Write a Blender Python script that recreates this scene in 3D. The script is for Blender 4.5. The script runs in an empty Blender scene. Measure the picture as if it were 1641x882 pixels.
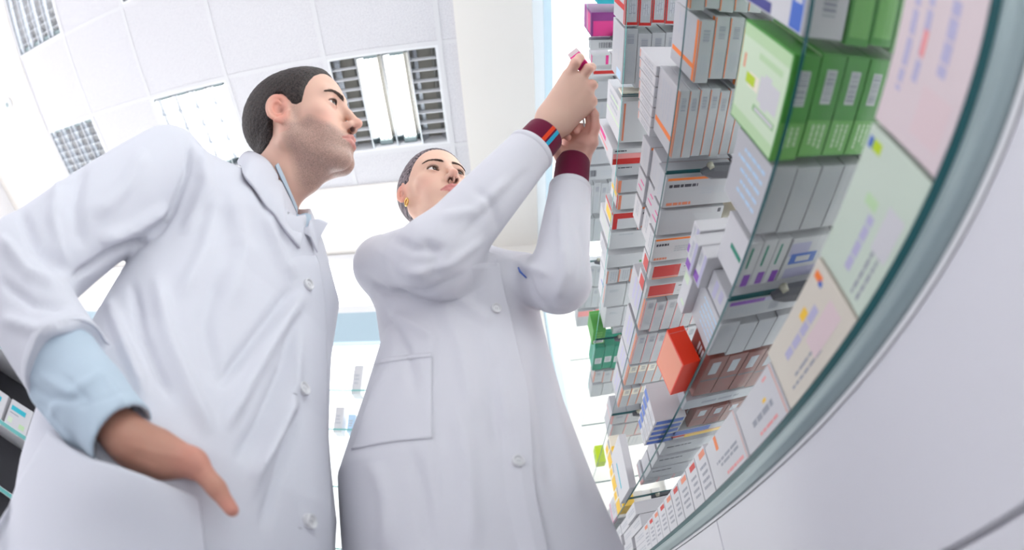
import bpy, math, random
import numpy as np
from mathutils import Vector, Matrix

C = bpy.context.scene.collection
SC = bpy.context.scene
random.seed(7)

# ------------------------------------------------------------------ camera
CH = 0.70                       # camera height above the floor
ROT = ((0.99610151, 0.04674447, -0.07481137),
       (0.08364055, -0.76999526, 0.63254372),
       (-0.02803648, -0.63633501, -0.77090318))
PW, PH, FPX = 1641.0, 882.0, 790.7
cam_data = bpy.data.cameras.new('camera')
cam = bpy.data.objects.new('camera', cam_data); C.objects.link(cam)
cam_data.type = 'PANO'
cam_data.panorama_type = 'FISHEYE_EQUISOLID'
cam_data.sensor_fit = 'HORIZONTAL'
cam_data.sensor_width = 36.0
cam_data.sensor_height = 36.0 * PH / PW
cam_data.fisheye_lens = FPX * 36.0 / PW
cam_data.fisheye_fov = math.pi
cam_data.shift_y = (335.0 - 441.0) / PH
cam_data.clip_start = 0.01
M3 = Matrix(ROT).transposed()
cam.matrix_world = Matrix.Translation((0, 0, CH)) @ M3.to_4x4()
SC.camera = cam

# ------------------------------------------------------------------ world, exposure
SC.view_settings.view_transform = 'Standard'
SC.view_settings.look = 'None'
SC.view_settings.exposure = 0.68
SC.view_settings.gamma = 1.0
SC.view_settings.use_curve_mapping = False
world = bpy.data.worlds.new('daylight'); SC.world = world
world.use_nodes = True
world.node_tree.nodes['Background'].inputs[0].default_value = (0.97, 0.96, 1.0, 1)
world.node_tree.nodes['Background'].inputs[1].default_value = 2.2
LAMP_W = 2.6      # emission strength of the ceiling tubes
DIFF_W = 1.15      # emission strength of the diffusers above the shelves
cam_data.dof.use_dof = True
cam_data.dof.focus_distance = 1.15
cam_data.dof.aperture_fstop = 6.2
SC.cycles.max_bounces = 8
SC.cycles.transparent_max_bounces = 24
SC.cycles.use_denoising = True

# ------------------------------------------------------------------ materials
def mat(name, col, rough=0.6, spec=0.3, metal=0.0, emit=None, es=0.0, sheen=0.0, sss=0.0):
    m = bpy.data.materials.new(name); m.use_nodes = True
    b = m.node_tree.nodes['Principled BSDF']
    b.inputs['Base Color'].default_value = (*col, 1)
    b.inputs['Roughness'].default_value = rough
    b.inputs['Specular IOR Level'].default_value = spec
    b.inputs['Metallic'].default_value = metal
    if emit:
        b.inputs['Emission Color'].default_value = (*emit, 1)
        b.inputs['Emission Strength'].default_value = es
    if sheen: b.inputs['Sheen Weight'].default_value = sheen
    if sss:
        b.inputs['Subsurface Weight'].default_value = sss
        b.inputs['Subsurface Radius'].default_value = (1.0, 0.35, 0.2)
        b.inputs['Subsurface Scale'].default_value = 0.006
    return m
def nd(m, t, **kw):
    n = m.node_tree.nodes.new(t)
    for k, v in kw.items(): setattr(n, k, v)
    return n
def lk(m, a, b): m.node_tree.links.new(a, b)
def add_bump(m, scale, strength, dist=0.002, detail=4, kind='ShaderNodeTexNoise', coord='Object'):
    b = m.node_tree.nodes['Principled BSDF']
    tc = nd(m, 'ShaderNodeTexCoord'); n = nd(m, kind)
    n.inputs['Scale'].default_value = scale
    if kind == 'ShaderNodeTexNoise': n.inputs['Detail'].default_value = detail
    lk(m, tc.outputs[coord], n.inputs['Vector'])
    bp = nd(m, 'ShaderNodeBump'); bp.inputs['Strength'].default_value = strength; bp.inputs['Distance'].default_value = dist
    lk(m, n.outputs[0], bp.inputs['Height']); lk(m, bp.outputs[0], b.inputs['Normal'])
    return n
def glass_mat(name, tint, gloss=0.06):
    m = bpy.data.materials.new(name); m.use_nodes = True
    nt = m.node_tree; nt.nodes.clear()
    o = nt.nodes.new('ShaderNodeOutputMaterial'); t = nt.nodes.new('ShaderNodeBsdfTransparent')
    g = nt.nodes.new('ShaderNodeBsdfGlossy'); mx = nt.nodes.new('ShaderNodeMixShader'); f = nt.nodes.new('ShaderNodeLayerWeight')
    p = nt.nodes.new('ShaderNodeMath'); p.operation = 'POWER'; p.inputs[1].default_value = 5.0
    q = nt.nodes.new('ShaderNodeMath'); q.operation = 'MULTIPLY_ADD'; q.inputs[1].default_value = 0.20; q.inputs[2].default_value = 0.012
    f.inputs['Blend'].default_value = 0.5
    nt.links.new(f.outputs['Facing'], p.inputs[0]); nt.links.new(p.outputs[0], q.inputs[0])
    t.inputs[0].default_value = (*tint, 1); g.inputs['Roughness'].default_value = 0.03
    g.inputs[0].default_value = (0.97, 1, 0.99, 1)
    nt.links.new(q.outputs[0], mx.inputs[0]); nt.links.new(t.outputs[0], mx.inputs[1])
    nt.links.new(g.outputs[0], mx.inputs[2]); nt.links.new(mx.outputs[0], o.inputs[0])
    return m
M = {}
M['white'] = mat('white_paint', (0.80, 0.79, 0.81), 0.7)
M['plaster'] = mat('ceiling_plaster', (0.87, 0.83, 0.785), 0.8)
M['floor'] = mat('pale_floor_tile', (0.62, 0.62, 0.64), 0.35, 0.4)
M['frame'] = mat('white_metal', (0.82, 0.82, 0.84), 0.4)
M['blue'] = mat('light_blue_laminate', (0.66, 0.74, 0.79), 0.5)
M['blue_trim'] = mat('blue_trim', (0.45, 0.58, 0.66), 0.5)
M['glass'] = glass_mat('shelf_glass', (0.92, 0.932, 0.93))
M['window'] = glass_mat('window_glass', (0.97, 0.98, 0.98))
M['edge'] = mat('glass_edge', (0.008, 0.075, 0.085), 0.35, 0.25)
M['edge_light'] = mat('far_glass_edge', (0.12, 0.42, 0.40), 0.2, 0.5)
M['rail'] = mat('brushed_rail', (0.27, 0.34, 0.35), 0.35, 0.5, 0.3)
M['cab'] = mat('cabinet_laminate', (0.67, 0.665, 0.71), 0.3, 0.4)
M['gap'] = mat('cabinet_shadow_gap', (0.05, 0.05, 0.06), 0.6)
M['bracket'] = mat('grey_bracket_plastic', (0.075, 0.078, 0.09), 0.45, 0.3)
M['suction'] = mat('clear_pad', (0.30, 0.30, 0.24), 0.2, 0.5)
M['chrome'] = mat('lamp_reflector', (0.55, 0.57, 0.60), 0.2, 0.5, 1.0)
M['lamp_back'] = mat('lamp_housing_back', (0.26, 0.25, 0.22), 0.6)
M['tube'] = mat('lit_tube', (1, 1, 1), 0.5, 0.3, 0, (1.0, 0.99, 0.97), LAMP_W)
M['tube_off'] = mat('unlit_tube', (0.85, 0.85, 0.85), 0.3)
M['dark'] = mat('dark_metal', (0.06, 0.06, 0.07), 0.5)
M['diffuser'] = mat('shelf_light_diffuser', (0.9, 0.95, 0.92), 0.5, 0.3, 0, (0.95, 1.0, 0.96), DIFF_W)
M['backlit'] = mat('backlit_panel', (0.9, 0.93, 0.93), 0.5, 0.3, 0, (1.0, 1.0, 1.0), 1.3)
M['grid'] = mat('ceiling_grid', (0.72, 0.71, 0.73), 0.6)
# mineral-fibre ceiling tile with fissures
m = M['tile'] = mat('ceiling_tile', (0.72, 0.71, 0.75), 0.9, 0.1)
n = add_bump(m, 150, 0.5, 0.004)
v = nd(m, 'ShaderNodeTexNoise'); v.inputs['Scale'].default_value = 260; v.inputs['Detail'].default_value = 2
r = nd(m, 'ShaderNodeValToRGB'); r.color_ramp.elements[0].position = 0.36; r.color_ramp.elements[1].position = 0.47
r.color_ramp.elements[0].color = (0.50, 0.485, 0.53, 1); r.color_ramp.elements[1].color = (0.74, 0.725, 0.75, 1)
tc = nd(m, 'ShaderNodeTexCoord'); lk(m, tc.outputs['Object'], v.inputs['Vector']); lk(m, v.outputs[0], r.inputs[0])
lk(m, r.outputs[0], m.node_tree.nodes['Principled BSDF'].inputs['Base Color'])

# ------------------------------------------------------------------ mesh helpers
class MB:
    """collects boxes, quads and tubes; build() links them as ONE mesh object"""
    def __init__(s): s.v = []; s.f = []; s.m = []; s.mats = []; s.sm = []
    def mi(s, m):
        if m not in s.mats: s.mats.append(m)
        return s.mats.index(m)
    def quad(s, pts, m, smooth=False):
        b = len(s.v); s.v += [tuple(p) for p in pts]; s.f.append(tuple(range(b, b + len(pts)))); s.m.append(s.mi(m)); s.sm.append(smooth)
    def box(s, x0, x1, y0, y1, z0, z1, m, c=0.0, mats=None, xf=None):
        if c <= 0:
            P = [(x, y, z) for x in (x0, x1) for y in (y0, y1) for z in (z0, z1)]
            F = [((0, 1, 3, 2), 0), ((4, 6, 7, 5), 1), ((0, 4, 5, 1), 2), ((2, 3, 7, 6), 3), ((0, 2, 6, 4), 4), ((1, 5, 7, 3), 5)]
        else:                                   # chamfered on all edges
            P = []; idx = {}
            X = (x0, x1); Y = (y0, y1); Z = (z0, z1)
            for i in (0, 1):
                for j in (0, 1):
                    for k in (0, 1):
                        for ax in range(3):
                            p = [X[i], Y[j], Z[k]]; sg = [1 if i == 0 else -1, 1 if j == 0 else -1, 1 if k == 0 else -1]
                            for q in range(3):
                                if q != ax: p[q] += sg[q] * c
                            idx[(i, j, k, ax)] = len(P); P.append(tuple(p))
            F = []
            def fc(ax, s_):
                o = [q for q in range(3) if q != ax]; L = []
                for a_, b_ in ((0, 0), (1, 0), (1, 1), (0, 1)):
                    t = [0, 0, 0]; t[ax] = s_; t[o[0]] = a_; t[o[1]] = b_; L.append(idx[(t[0], t[1], t[2], ax)])
                return L
            order = {(0, 0): 0, (0, 1): 1, (1, 0): 2, (1, 1): 3, (2, 0): 4, (2, 1): 5}
            for ax in range(3):
                for s_ in (0, 1):
                    L = fc(ax, s_)
                    if (s_ == 0) == (ax != 1): L = L[::-1]
                    F.append((tuple(L), order[(ax, s_)]))
            for ax in range(3):                 # edge strips along axis ax
                o = [q for q in range(3) if q != ax]
                for a_ in (0, 1):
                    for b_ in (0, 1):
                        t = [0, 0, 0]; t[o[0]] = a_; t[o[1]] = b_
                        t0 = list(t); t0[ax] = 0; t1 = list(t); t1[ax] = 1
                        F.append(((idx[(*t0, o[0])], idx[(*t0, o[1])], idx[(*t1, o[1])], idx[(*t1, o[0])]), 6))
            for i in (0, 1):
                for j in (0, 1):
                    for k in (0, 1): F.append((tuple(idx[(i, j, k, ax)] for ax in range(3)), 6))
        if xf is not None: P = [tuple(xf @ Vector(p)) for p in P]
        b = len(s.v); s.v += P
        for f, side in F:
            s.f.append(tuple(b + i for i in f)); mm = m
            if mats and side in mats: mm = mats[side]
            s.m.append(s.mi(mm)); s.sm.append(False)
    def tube(s, pts, rad, m, seg=12, caps=True, smooth=True):
        pts = [Vector(p) for p in pts]; n = len(pts)
        rads = rad if isinstance(rad, (list, tuple)) else [rad] * n
        b = len(s.v); up = None
        for i, p in enumerate(pts):
            d = (pts[min(i + 1, n - 1)] - pts[max(i - 1, 0)]).normalized()
            if up is None: up = d.orthogonal().normalized()
            up = (up - d * up.dot(d)).normalized(); w = d.cross(up)
            for k in range(seg):
                a = 2 * math.pi * k / seg
                s.v.append(tuple(p + (up * math.cos(a) + w * math.sin(a)) * rads[i]))
        mi = s.mi(m)
        for i in range(n - 1):
            for k in range(seg):
                k2 = (k + 1) % seg
                s.f.append((b + i * seg + k, b + i * seg + k2, b + (i + 1) * seg + k2, b + (i + 1) * seg + k)); s.m.append(mi); s.sm.append(smooth)
        if caps:
            s.f.append(tuple(b + k for k in range(seg))[::-1]); s.m.append(mi); s.sm.append(False)
            s.f.append(tuple(b + (n - 1) * seg + k for k in range(seg))); s.m.append(mi); s.sm.append(False)
    def build(s, name, parent=None, loc=None):
        me = bpy.data.meshes.new(name)
        v = s.v
        if loc is not None: v = [(p[0] - loc[0], p[1] - loc[1], p[2] - loc[2]) for p in v]
        me.from_pydata(v, [], s.f)
        for mm in s.mats: me.materials.append(mm)
        me.polygons.foreach_set('material_index', s.m); me.polygons.foreach_set('use_smooth', s.sm)
        me.update()
        o = bpy.data.objects.new(name, me); C.objects.link(o)
        if loc is not None: o.location = loc
        if parent is not None: o.parent = parent
        return o
def tag(o, label, cat, group=None):
    o['label'] = label; o['category'] = cat
    if group: o['group'] = group
    return o
def struct(o): o['kind'] = 'structure'; return o
def empty(name, loc, label, cat, group=None):
    o = bpy.data.objects.new(name, None); C.objects.link(o); o.location = loc; o.empty_display_size = 0.05
    return tag(o, label, cat, group)
def child(mb, name, root): return mb.build(name, root, tuple(root.location)) if False else _child(mb, name, root)
def _child(mb, name, root):
    o = mb.build(name, root); o.matrix_parent_inverse = Matrix.Translation(-Vector(root.location)); return o
def sub(mb, name, par, root_loc):
    o = mb.build(name, par); return o
# ------------------------------------------------------------------ room
ZC = CH + 2.30                         # ceiling height
XL, XR, YS, YN = -4.4, 0.66, -3.4, 2.20
mb = MB(); mb.box(XL - .1, XR + .1, YS - .1, YN + .1, -0.05, 0, M['floor']); struct(mb.build('floor'))
GX0, GY0, T = -0.617 * 2.3, 0.352 * 2.3, 0.60
xs = [GX0 + T * k for k in range(-3, 3)]; ys = [GY0 + T * k for k in range(-7, 2)]
TX1, TY1 = -0.135, 1.62
lamps = {(-3, -1): 0, (-1, -1): 1, (1, -1): 1, (-3, 0 - 1 + 1): 0, (-1, 0): 1, (1, 0): 1}
cells = {}
# lamp cells (column, row) with row 0 the row that starts at GY0; state 1 = lit
LC = {(-3, 0): 0, (-1, 0): 1, (1, 0): 1, (-3, -2): 0, (-1, -2): 0, (1, -2): 1, (-3, -4): 1, (-1, -4): 1}
mb = MB()
for i in range(-3, 3):
    for j in range(-7, 2):
        if (i, j) in LC: continue
        x0, x1 = GX0 + T * i, min(GX0 + T * (i + 1), TX1); y0, y1 = GY0 + T * j, min(GY0 + T * (j + 1), TY1)
        if x1 - x0 < .02 or y1 - y0 < .02: continue
        mb.quad([(x0, y0, ZC), (x0, y1, ZC), (x1, y1, ZC), (x1, y0, ZC)], M['tile'])
b = .012
for i in range(-3, 3):
    x = GX0 + T * i
    mb.box(x - b, x + b, GY0 - 7 * T, TY1, ZC - .003, ZC + .02, M['grid'])
for j in range(-7, 2):
    y = GY0 + T * j
    mb.box(GX0 - 3 * T, TX1, y - b, y + b, ZC - .0025, ZC + .02, M['grid'])
xm = GX0 - 3 * T
# plain plaster round the tiled field, a little lower
for (x0, x1, y0, y1) in ((XL, xm, YS, YN), (xm, TX1, TY1, YN), (TX1, XR, YS, YN), (xm, TX1, YS, GY0 - 7 * T)):
    mb.box(x0, x1, y0, y1, ZC - .012, ZC + .08, M['plaster'])
mb.box(xm, TX1, GY0 - 7 * T, TY1, ZC + .14, ZC + .2, M['plaster'])
struct(mb.build('ceiling'))
mb = MB(); mb.box(XL, XR, YN, YN + .1, 0, ZC, M['plaster']); struct(mb.build('wall_north'))
mb = MB(); mb.box(XR, XR + .1, YS, YN, 0, ZC, M['white']); struct(mb.build('wall_east'))
# west wall: low wall, piers and a lintel round wide shop windows
mb = MB(); mb.box(XL - .1, XL, YS, YN, 0, .45, M['white']); mb.box(XL - .1, XL, YS, YN, ZC - .25, ZC, M['white'])
for y in (YS, -0.75, 1.9): mb.box(XL - .1, XL, y, y + .30, .45, ZC - .25, M['white'])
struct(mb.build('wall_west'))
mb = MB(); mb.box(-2.2, XR, YS - .1, YS, 0, ZC, M['white']); mb.box(XL, -2.2, YS - .1, YS, 0, .35, M['white']); mb.box(XL, -2.2, YS - .1, YS, ZC - .2, ZC, M['white']); mb.box(XL, XL + .25, YS - .1, YS, .35, ZC - .2, M['white'])
struct(mb.build('wall_south'))
wn = 1
for (y0, y1) in ((YS + .30, -0.75), (-0.45, 1.9)):
    mb = MB(); mb.box(XL - .06, XL - .05, y0, y1, .45, ZC - .25, M['window'])
    for y in (y0, (y0 + y1) / 2 - .02, y1 - .05): mb.box(XL - .08, XL - .02, y, y + .05, .45, ZC - .25, M['frame'])
    mb.box(XL - .08, XL - .02, y0, y1, .45, .5, M['frame']); mb.box(XL - .08, XL - .02, y0, y1, ZC - .30, ZC - .25, M['frame'])
    struct(mb.build('window_%d' % wn)); wn += 1
for (x0, x1) in ((XL + .25, -2.2),):  # unseen window behind the camera, added to let in fill daylight
    mb = MB(); mb.box(x0, x1, YS - .06, YS - .05, .35, ZC - .2, M['window'])
    for x in (x0, (x0 + x1) / 2 - .02, x1 - .05): mb.box(x, x + .05, YS - .08, YS - .02, .35, ZC - .2, M['frame'])
    mb.box(x0, x1, YS - .08, YS - .02, .35, .40, M['frame']); mb.box(x0, x1, YS - .08, YS - .02, ZC - .25, ZC - .2, M['frame'])
    struct(mb.build('window_%d' % wn)); wn += 1

# ------------------------------------------------------------------ ceiling lamps
def lamp(i, j, lit, label):
    x0, y0 = GX0 + T * i + .012, GY0 + T * j + .012; w = T - .024
    r = empty('ceiling_light', (x0 + w / 2, y0 + w / 2, ZC), label, 'ceiling light', 'recessed square ceiling lights')
    z0, z1 = ZC - .002, ZC + .075
    h = MB(); t = .012
    h.box(x0, x0 + t, y0, y0 + w, z0, z1, M['frame']); h.box(x0 + w - t, x0 + w, y0, y0 + w, z0, z1, M['frame'])
    h.box(x0 + t, x0 + w - t, y0, y0 + t, z0, z1, M['frame']); h.box(x0 + t, x0 + w - t, y0 + w - t, y0 + w, z0, z1, M['frame'])
    h.box(x0, x0 + w, y0, y0 + w, z1, z1 + .01, M['lamp_back'] if lit == 2 else M['chrome']); _child(h, 'housing', r)
    x0 += t; y0 += t; w -= 2 * t
    # four troughs along y, curved reflectors between them
    for k in range(5):
        g = MB(); cx = x0 + w * k / 4; hw = .017 if 0 < k < 4 else .017
        a0 = 0 if k == 0 else -1; a1 = 0 if k == 4 else 1
        n = 6
        for s_ in (-1, 1):
            if (s_ < 0 and a0 == 0) or (s_ > 0 and a1 == 0): continue
            for q in range(n):
                u0, u1 = q / n, (q + 1) / n
                g.quad([(cx + s_ * (.003 + .030 * u0 ** 2), y0, ZC + .001 + .06 * u0), (cx + s_ * (.003 + .030 * u0 ** 2), y0 + w, ZC + .001 + .06 * u0),
                        (cx + s_ * (.003 + .030 * u1 ** 2), y0 + w, ZC + .001 + .06 * u1), (cx + s_ * (.003 + .030 * u1 ** 2), y0, ZC + .001 + .06 * u1)], M['chrome'], True)
        g.box(max(cx - .003, x0), min(cx + .003, x0 + w), y0, y0 + w, ZC, ZC + .004, M['chrome'])
        _child(g, 'reflector', r)
    for k in range(4):
        cx = x0 + w * (k + .5) / 4
        on = lit and not (lit == 2 and k in (0, 3))
        if lit == 2 and not on: continue
        g = MB()
        for dx in (-.024, 0, .024):
            g.tube([(cx + dx, y0 + .035, ZC + .045), (cx + dx, y0 + w - .035, ZC + .045)], .0085, M['tube'] if on else M['tube_off'], 10)
        _child(g, 'tube', r)
        g = MB()
        g.box(cx - .035, cx + .035, y0 + .002, y0 + .030, ZC + .03, ZC + .06, M['rail']); _child(g, 'tube_socket', r); g = MB(); g.box(cx - .035, cx + .035, y0 + w - .03, y0 + w - .002, ZC + .03, ZC + .06, M['rail'])
        _child(g, 'tube_socket', r)
    nb = 9
    for q in range(1, nb):
        yy = y0 + w * q / nb
        if lit == 2:
            for k in (0, 3):
                g = MB(); g.box(x0 + w * k / 4 + .004, x0 + w * (k + 1) / 4 - .004, yy - .0012, yy + .0012, ZC + .002, ZC + .038, M['frame'])
                _child(g, 'louvre_blade', r)
        elif not lit or q % 2 == 0:
            g = MB(); g.box(x0, x0 + w, yy - .0012, yy + .0012, ZC + .002, ZC + (.038 if lit else .05), M['chrome']); _child(g, 'louvre_blade', r)
LAB = {(-3, 0): 'unlit square louvre ceiling light behind the man\'s raised back shoulder',
       (-1, 0): 'lit louvre ceiling light just behind the back of the man\'s head',
       (1, 0): 'lit twin-tube ceiling light above and between the two people',
       (-3, -2): 'unlit louvre ceiling light at the corner of the tiled ceiling by the bright window',
       (-1, -2): 'louvre ceiling light cut by the upper picture edge, left of the man\'s head',
       (1, -2): 'lit ceiling light over the camera, out of the frame', (-3, -4): 'lit ceiling light near the shop window, out of the frame', (-1, -4): 'lit ceiling light by the added south window, out of the frame'}  # last three lamps are out of view, added for the light they give
for (i, j), s_ in LC.items(): lamp(i, j, 2 if (i, j) == (1, 0) else s_, LAB[(i, j)])
# small round ceiling detector
r = empty('smoke_detector', (-1.569 * 2.288, .205 * 2.288, ZC - .012), 'small round white detector on the plain ceiling by the window', 'smoke detector')
g = MB(); g.tube([(-3.59, .469, ZC - .013), (-3.59, .469, ZC - .03), (-3.59, .469, ZC - .042)], [.05, .05, .036], M['frame'], 24); _child(g, 'detector_body', r)
g = MB(); g.tube([(-3.59, .469, ZC - .041), (-3.59, .469, ZC - .050)], [.022, .018], M['rail'], 20); _child(g, 'sensor', r)

# ------------------------------------------------------------------ light-blue pelmet and post of the shelf wall
r = empty('shelf_pelmet', (.43, -.5, CH + 1.82), 'long light-blue pelmet with lit underside above the medicine shelves', 'pelmet')
g = MB(); g.box(.237, .255, -2.6, 2.17, CH + 1.84, ZC - .013, M['blue']); _child(g, 'fascia', r)
g = MB(); g.box(.232, .262, -2.6, 2.17, CH + 1.815, CH + 1.84, M['blue_trim']); _child(g, 'fascia_trim', r)
for k in range(8):
    y0 = -2.55 + k * .59
    g = MB(); g.box(.268, .655, y0, y0 + .57, CH + 1.83, CH + 1.845, M['diffuser']); _child(g, 'light_diffuser', r)
    g = MB(); g.box(.262, .66, y0 + .57, y0 + .59, CH + 1.82, CH + 1.85, M['frame']); _child(g, 'rib', r)
mb = MB(); mb.box(.205, .24, 2.06, 2.16, 0, CH + 1.814, M['blue']); mb.box(.2, .206, 2.055, 2.165, 0, CH + 1.814, M['blue_trim'])
tag(mb.build('end_post'), 'light-blue vertical end post at the far end of the medicine shelves', 'post')

# ------------------------------------------------------------------ lit cabinet on the north wall
D = 2.17
r = empty('wall_display_cabinet', (-1.6, D, 0), 'white wall cabinet with light-blue band and glass shelves behind the two people', 'cabinet')
g = MB(); X0, X1 = -3.4, -.32
for (z0, z1) in ((2.22, 2.28), (1.775, 1.83)): g.box(X0, X1, D - .02, D + .02, CH + z0, CH + z1, M['frame'])
for x in (X0, -2.4, -1.34, X1 - .06): g.box(x, x + .06, D - .018, D + .018, 0.1, CH + 2.28, M['frame'])
_child(g, 'frame', r)
g = MB(); g.box(X0, X1, D - .002, D + .02, CH + 1.83, CH + 2.22, M['backlit']); _child(g, 'backlit_panel', r)
g = MB(); g.box(X0, X1, D - .03, D, CH + 1.56, CH + 1.77, M['blue_trim']); _child(g, 'blue_band', r)
g = MB(); g.box(X0, X1, D + .012, D + .02, 0.5, CH + 1.56, M['backlit']); _child(g, 'back_panel', r)
for z in (1.163, .945, .65, .35):
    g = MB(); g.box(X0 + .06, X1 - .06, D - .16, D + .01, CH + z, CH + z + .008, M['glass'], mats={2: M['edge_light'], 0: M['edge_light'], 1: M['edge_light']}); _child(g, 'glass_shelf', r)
g = MB(); g.box(X0, X1, D - .18, D + .02, 0, .5, M['white']); _child(g, 'base', r)

# ------------------------------------------------------------------ small display stand seen under the man's elbow
bx, by = -1.93, 1.06
r = empty('display_stand', (bx, by, 0), 'dark display stand with small boxes seen under the man\'s elbow', 'display stand')
RZ = Matrix.Translation((bx, by, 0)) @ Matrix.Rotation(math.radians(28), 4, 'Z')
g = MB(); g.box(-.38, .38, .16, .18, 0, 1.55, M['dark'], xf=RZ); g.box(-.38, -.36, -.16, .16, 0, 1.55, M['dark'], xf=RZ); g.box(.36, .38, -.16, .16, 0, 1.55, M['dark'], xf=RZ); _child(g, 'frame', r)
for z in (.10, .42, .70, .94, 1.22):
    g = MB(); g.box(-.36, .36, -.16, .16, z, z + .02, M['frame'], xf=RZ); g.box(-.36, .36, -.164, -.161, z + .002, z + .018, M['edge_light'], xf=RZ); _child(g, 'shelf', r)
STAND = RZ
# ------------------------------------------------------------------ medicine shelves (a = distance from the camera to the shelf fronts)
a = 0.30
SZ = {1: .584, 2: 1.25, 3: 2.235, 4: 3.25, 5: 4.53}
NAMES = {1: 'lowest shelf', 2: 'second shelf up', 3: 'third shelf up', 4: 'fourth shelf up', 5: 'top shelf'}
BACK = 2.05
JT = [-4.55, -1.45, 1.66, 4.76, 7.2]
def zt(k): return CH + SZ[k] * a     # top face of shelf k
TH = .006
for k in SZ:
    for q in range(len(JT) - 1):
        y0, y1 = JT[q] * a + .002, JT[q + 1] * a - .002
        if k == 1: continue
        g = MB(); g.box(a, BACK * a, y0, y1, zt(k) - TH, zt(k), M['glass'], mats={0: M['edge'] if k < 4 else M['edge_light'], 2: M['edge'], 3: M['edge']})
        o = g.build('glass_shelf', None, (a, (y0 + y1) / 2, zt(k)))
        tag(o, 'clear glass plate of the %s, %s' % (NAMES[k], ('behind the camera', 'length nearest the camera', 'middle length', 'length by the far post')[q]), 'glass shelf', 'glass shelf plates')
g = MB(); g.box(a, BACK * a, -1.36, 2.16, zt(1) - .0105, zt(1), M['glass'], mats={0: M['edge'], 2: M['edge'], 3: M['edge']})
tag(g.build('glass_worktop', None, (a, .4, zt(1))), 'thick teal-edged glass top over the white cabinet, the lowest and nearest of the shelves', 'glass shelf')
# rail under the worktop
g = MB(); n = 8; zt1 = zt(1) - .0105
pr = [(a - .0015, zt1), (a - .006, zt1 - .004)] + [(a - .010 + .004 * abs(q - 3.5) / 3.5, zt1 - .006 - .021 * q / 7) for q in range(n)] + [(a - .001, zt1 - .0285)]
for q in range(len(pr) - 1):
    (xa, za), (xb, zb) = pr[q], pr[q + 1]
    g.quad([(xa, -1.36, za), (xa, 2.16, za), (xb, 2.16, zb), (xb, -1.36, zb)], M['rail'], True)
g.box(a, a + .02, -1.36, 2.16, zt1 - .0285, zt1 - .0002, M['rail'])
g.box(a - .0003, a + .02, -1.36, 2.16, zt1 - .0335, zt1 - .0286, M['frame'])
tag(g.build('worktop_rail', None, (a, .4, zt1)), 'rounded grey-green metal rail under the front edge of the lowest glass shelf', 'rail')
# base cabinet with drawers fronts
r = empty('base_cabinet', (.45, .4, 0), 'smooth white base cabinet under the lowest glass shelf', 'cabinet')
g = MB(); zc = zt1 - .0337; g.box(a + .022, .655, -1.36, 2.16, .08, zc, M['cab']); g.box(a + .06, .655, -1.36, 2.16, 0, .08, M['gap']); _child(g, 'body', r)
for y0, y1 in ((-1.36, -.416), (-.414, .785), (.787, 2.158)):
    g = MB(); g.box(a + .001, a + .021, y0, y1, CH - .055, zc - .001, M['cab'], .0015); _child(g, 'drawer_front', r)
    g = MB(); g.box(a + .001, a + .021, y0, y1, .085, CH - .063, M['cab'], .0015); _child(g, 'door', r)
# back wall of the unit
r = empty('backlit_display_wall', (.64, .4, zt(1)), 'bright white backlit panel behind the glass shelves', 'back panel')
for q in range(4):
    g = MB(); g.box(.635, .65, -1.36 + .88 * q + .003, -1.36 + .88 * (q + 1) - .003, zt(1), CH + 1.815, M['backlit']); _child(g, 'panel', r)
    g = MB(); g.box(.630, .652, -1.36 + .88 * (q + 1) - .003, -1.36 + .88 * (q + 1) + .003, zt(1), CH + 1.81, M['frame']); _child(g, 'upright', r)
# brackets under the plates
def bracket(k, y, label):
    r = empty('shelf_bracket', (BACK * a, y, zt(k) - .02), label, 'bracket', 'grey shelf brackets')
    g = MB(); x0, x1 = 1.22 * a, .628; z1 = zt(k) - TH - .001; n = 12
    ring = []
    for q in range(n + 1):
        u = q / n; x = x0 + (x1 - x0) * u
        hw = .0150 * min(1, math.sqrt(max(0, 1 - (1 - min(1, u * 9)) ** 2)) + .15); d = .014 + .026 * u
        ring.append([(x, y - hw, z1 - .001), (x, y - hw, z1 - d * .6), (x, y - hw * .5, z1 - d), (x, y + hw * .5, z1 - d), (x, y + hw, z1 - d * .6), (x, y + hw, z1 - .001)])
    for q in range(n):
        for e in range(6):
            e2 = (e + 1) % 6; g.quad([ring[q][e], ring[q][e2], ring[q + 1][e2], ring[q + 1][e]], M['bracket'], e in (1, 3))
    g.quad(ring[0], M['bracket']); g.quad(ring[-1][::-1], M['bracket'])
    _child(g, 'arm', r)
    g = MB(); g.tube([(x0 + .018, y - .011, z1 - .012), (x0 + .018, y - .011, z1 - .001)], [.005, .0075], M['suction'], 16); _child(g, 'clear_pad', r)
for k in (2, 3, 4, 5):
    for jy, w in ((-1.45, 'near the camera'), (1.66, 'at the nearer glass joint'), (4.76, 'at the farther glass joint')):
        bracket(k, jy * a - .004, 'grey plastic arm under the %s, %s' % (NAMES[k], w))
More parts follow.
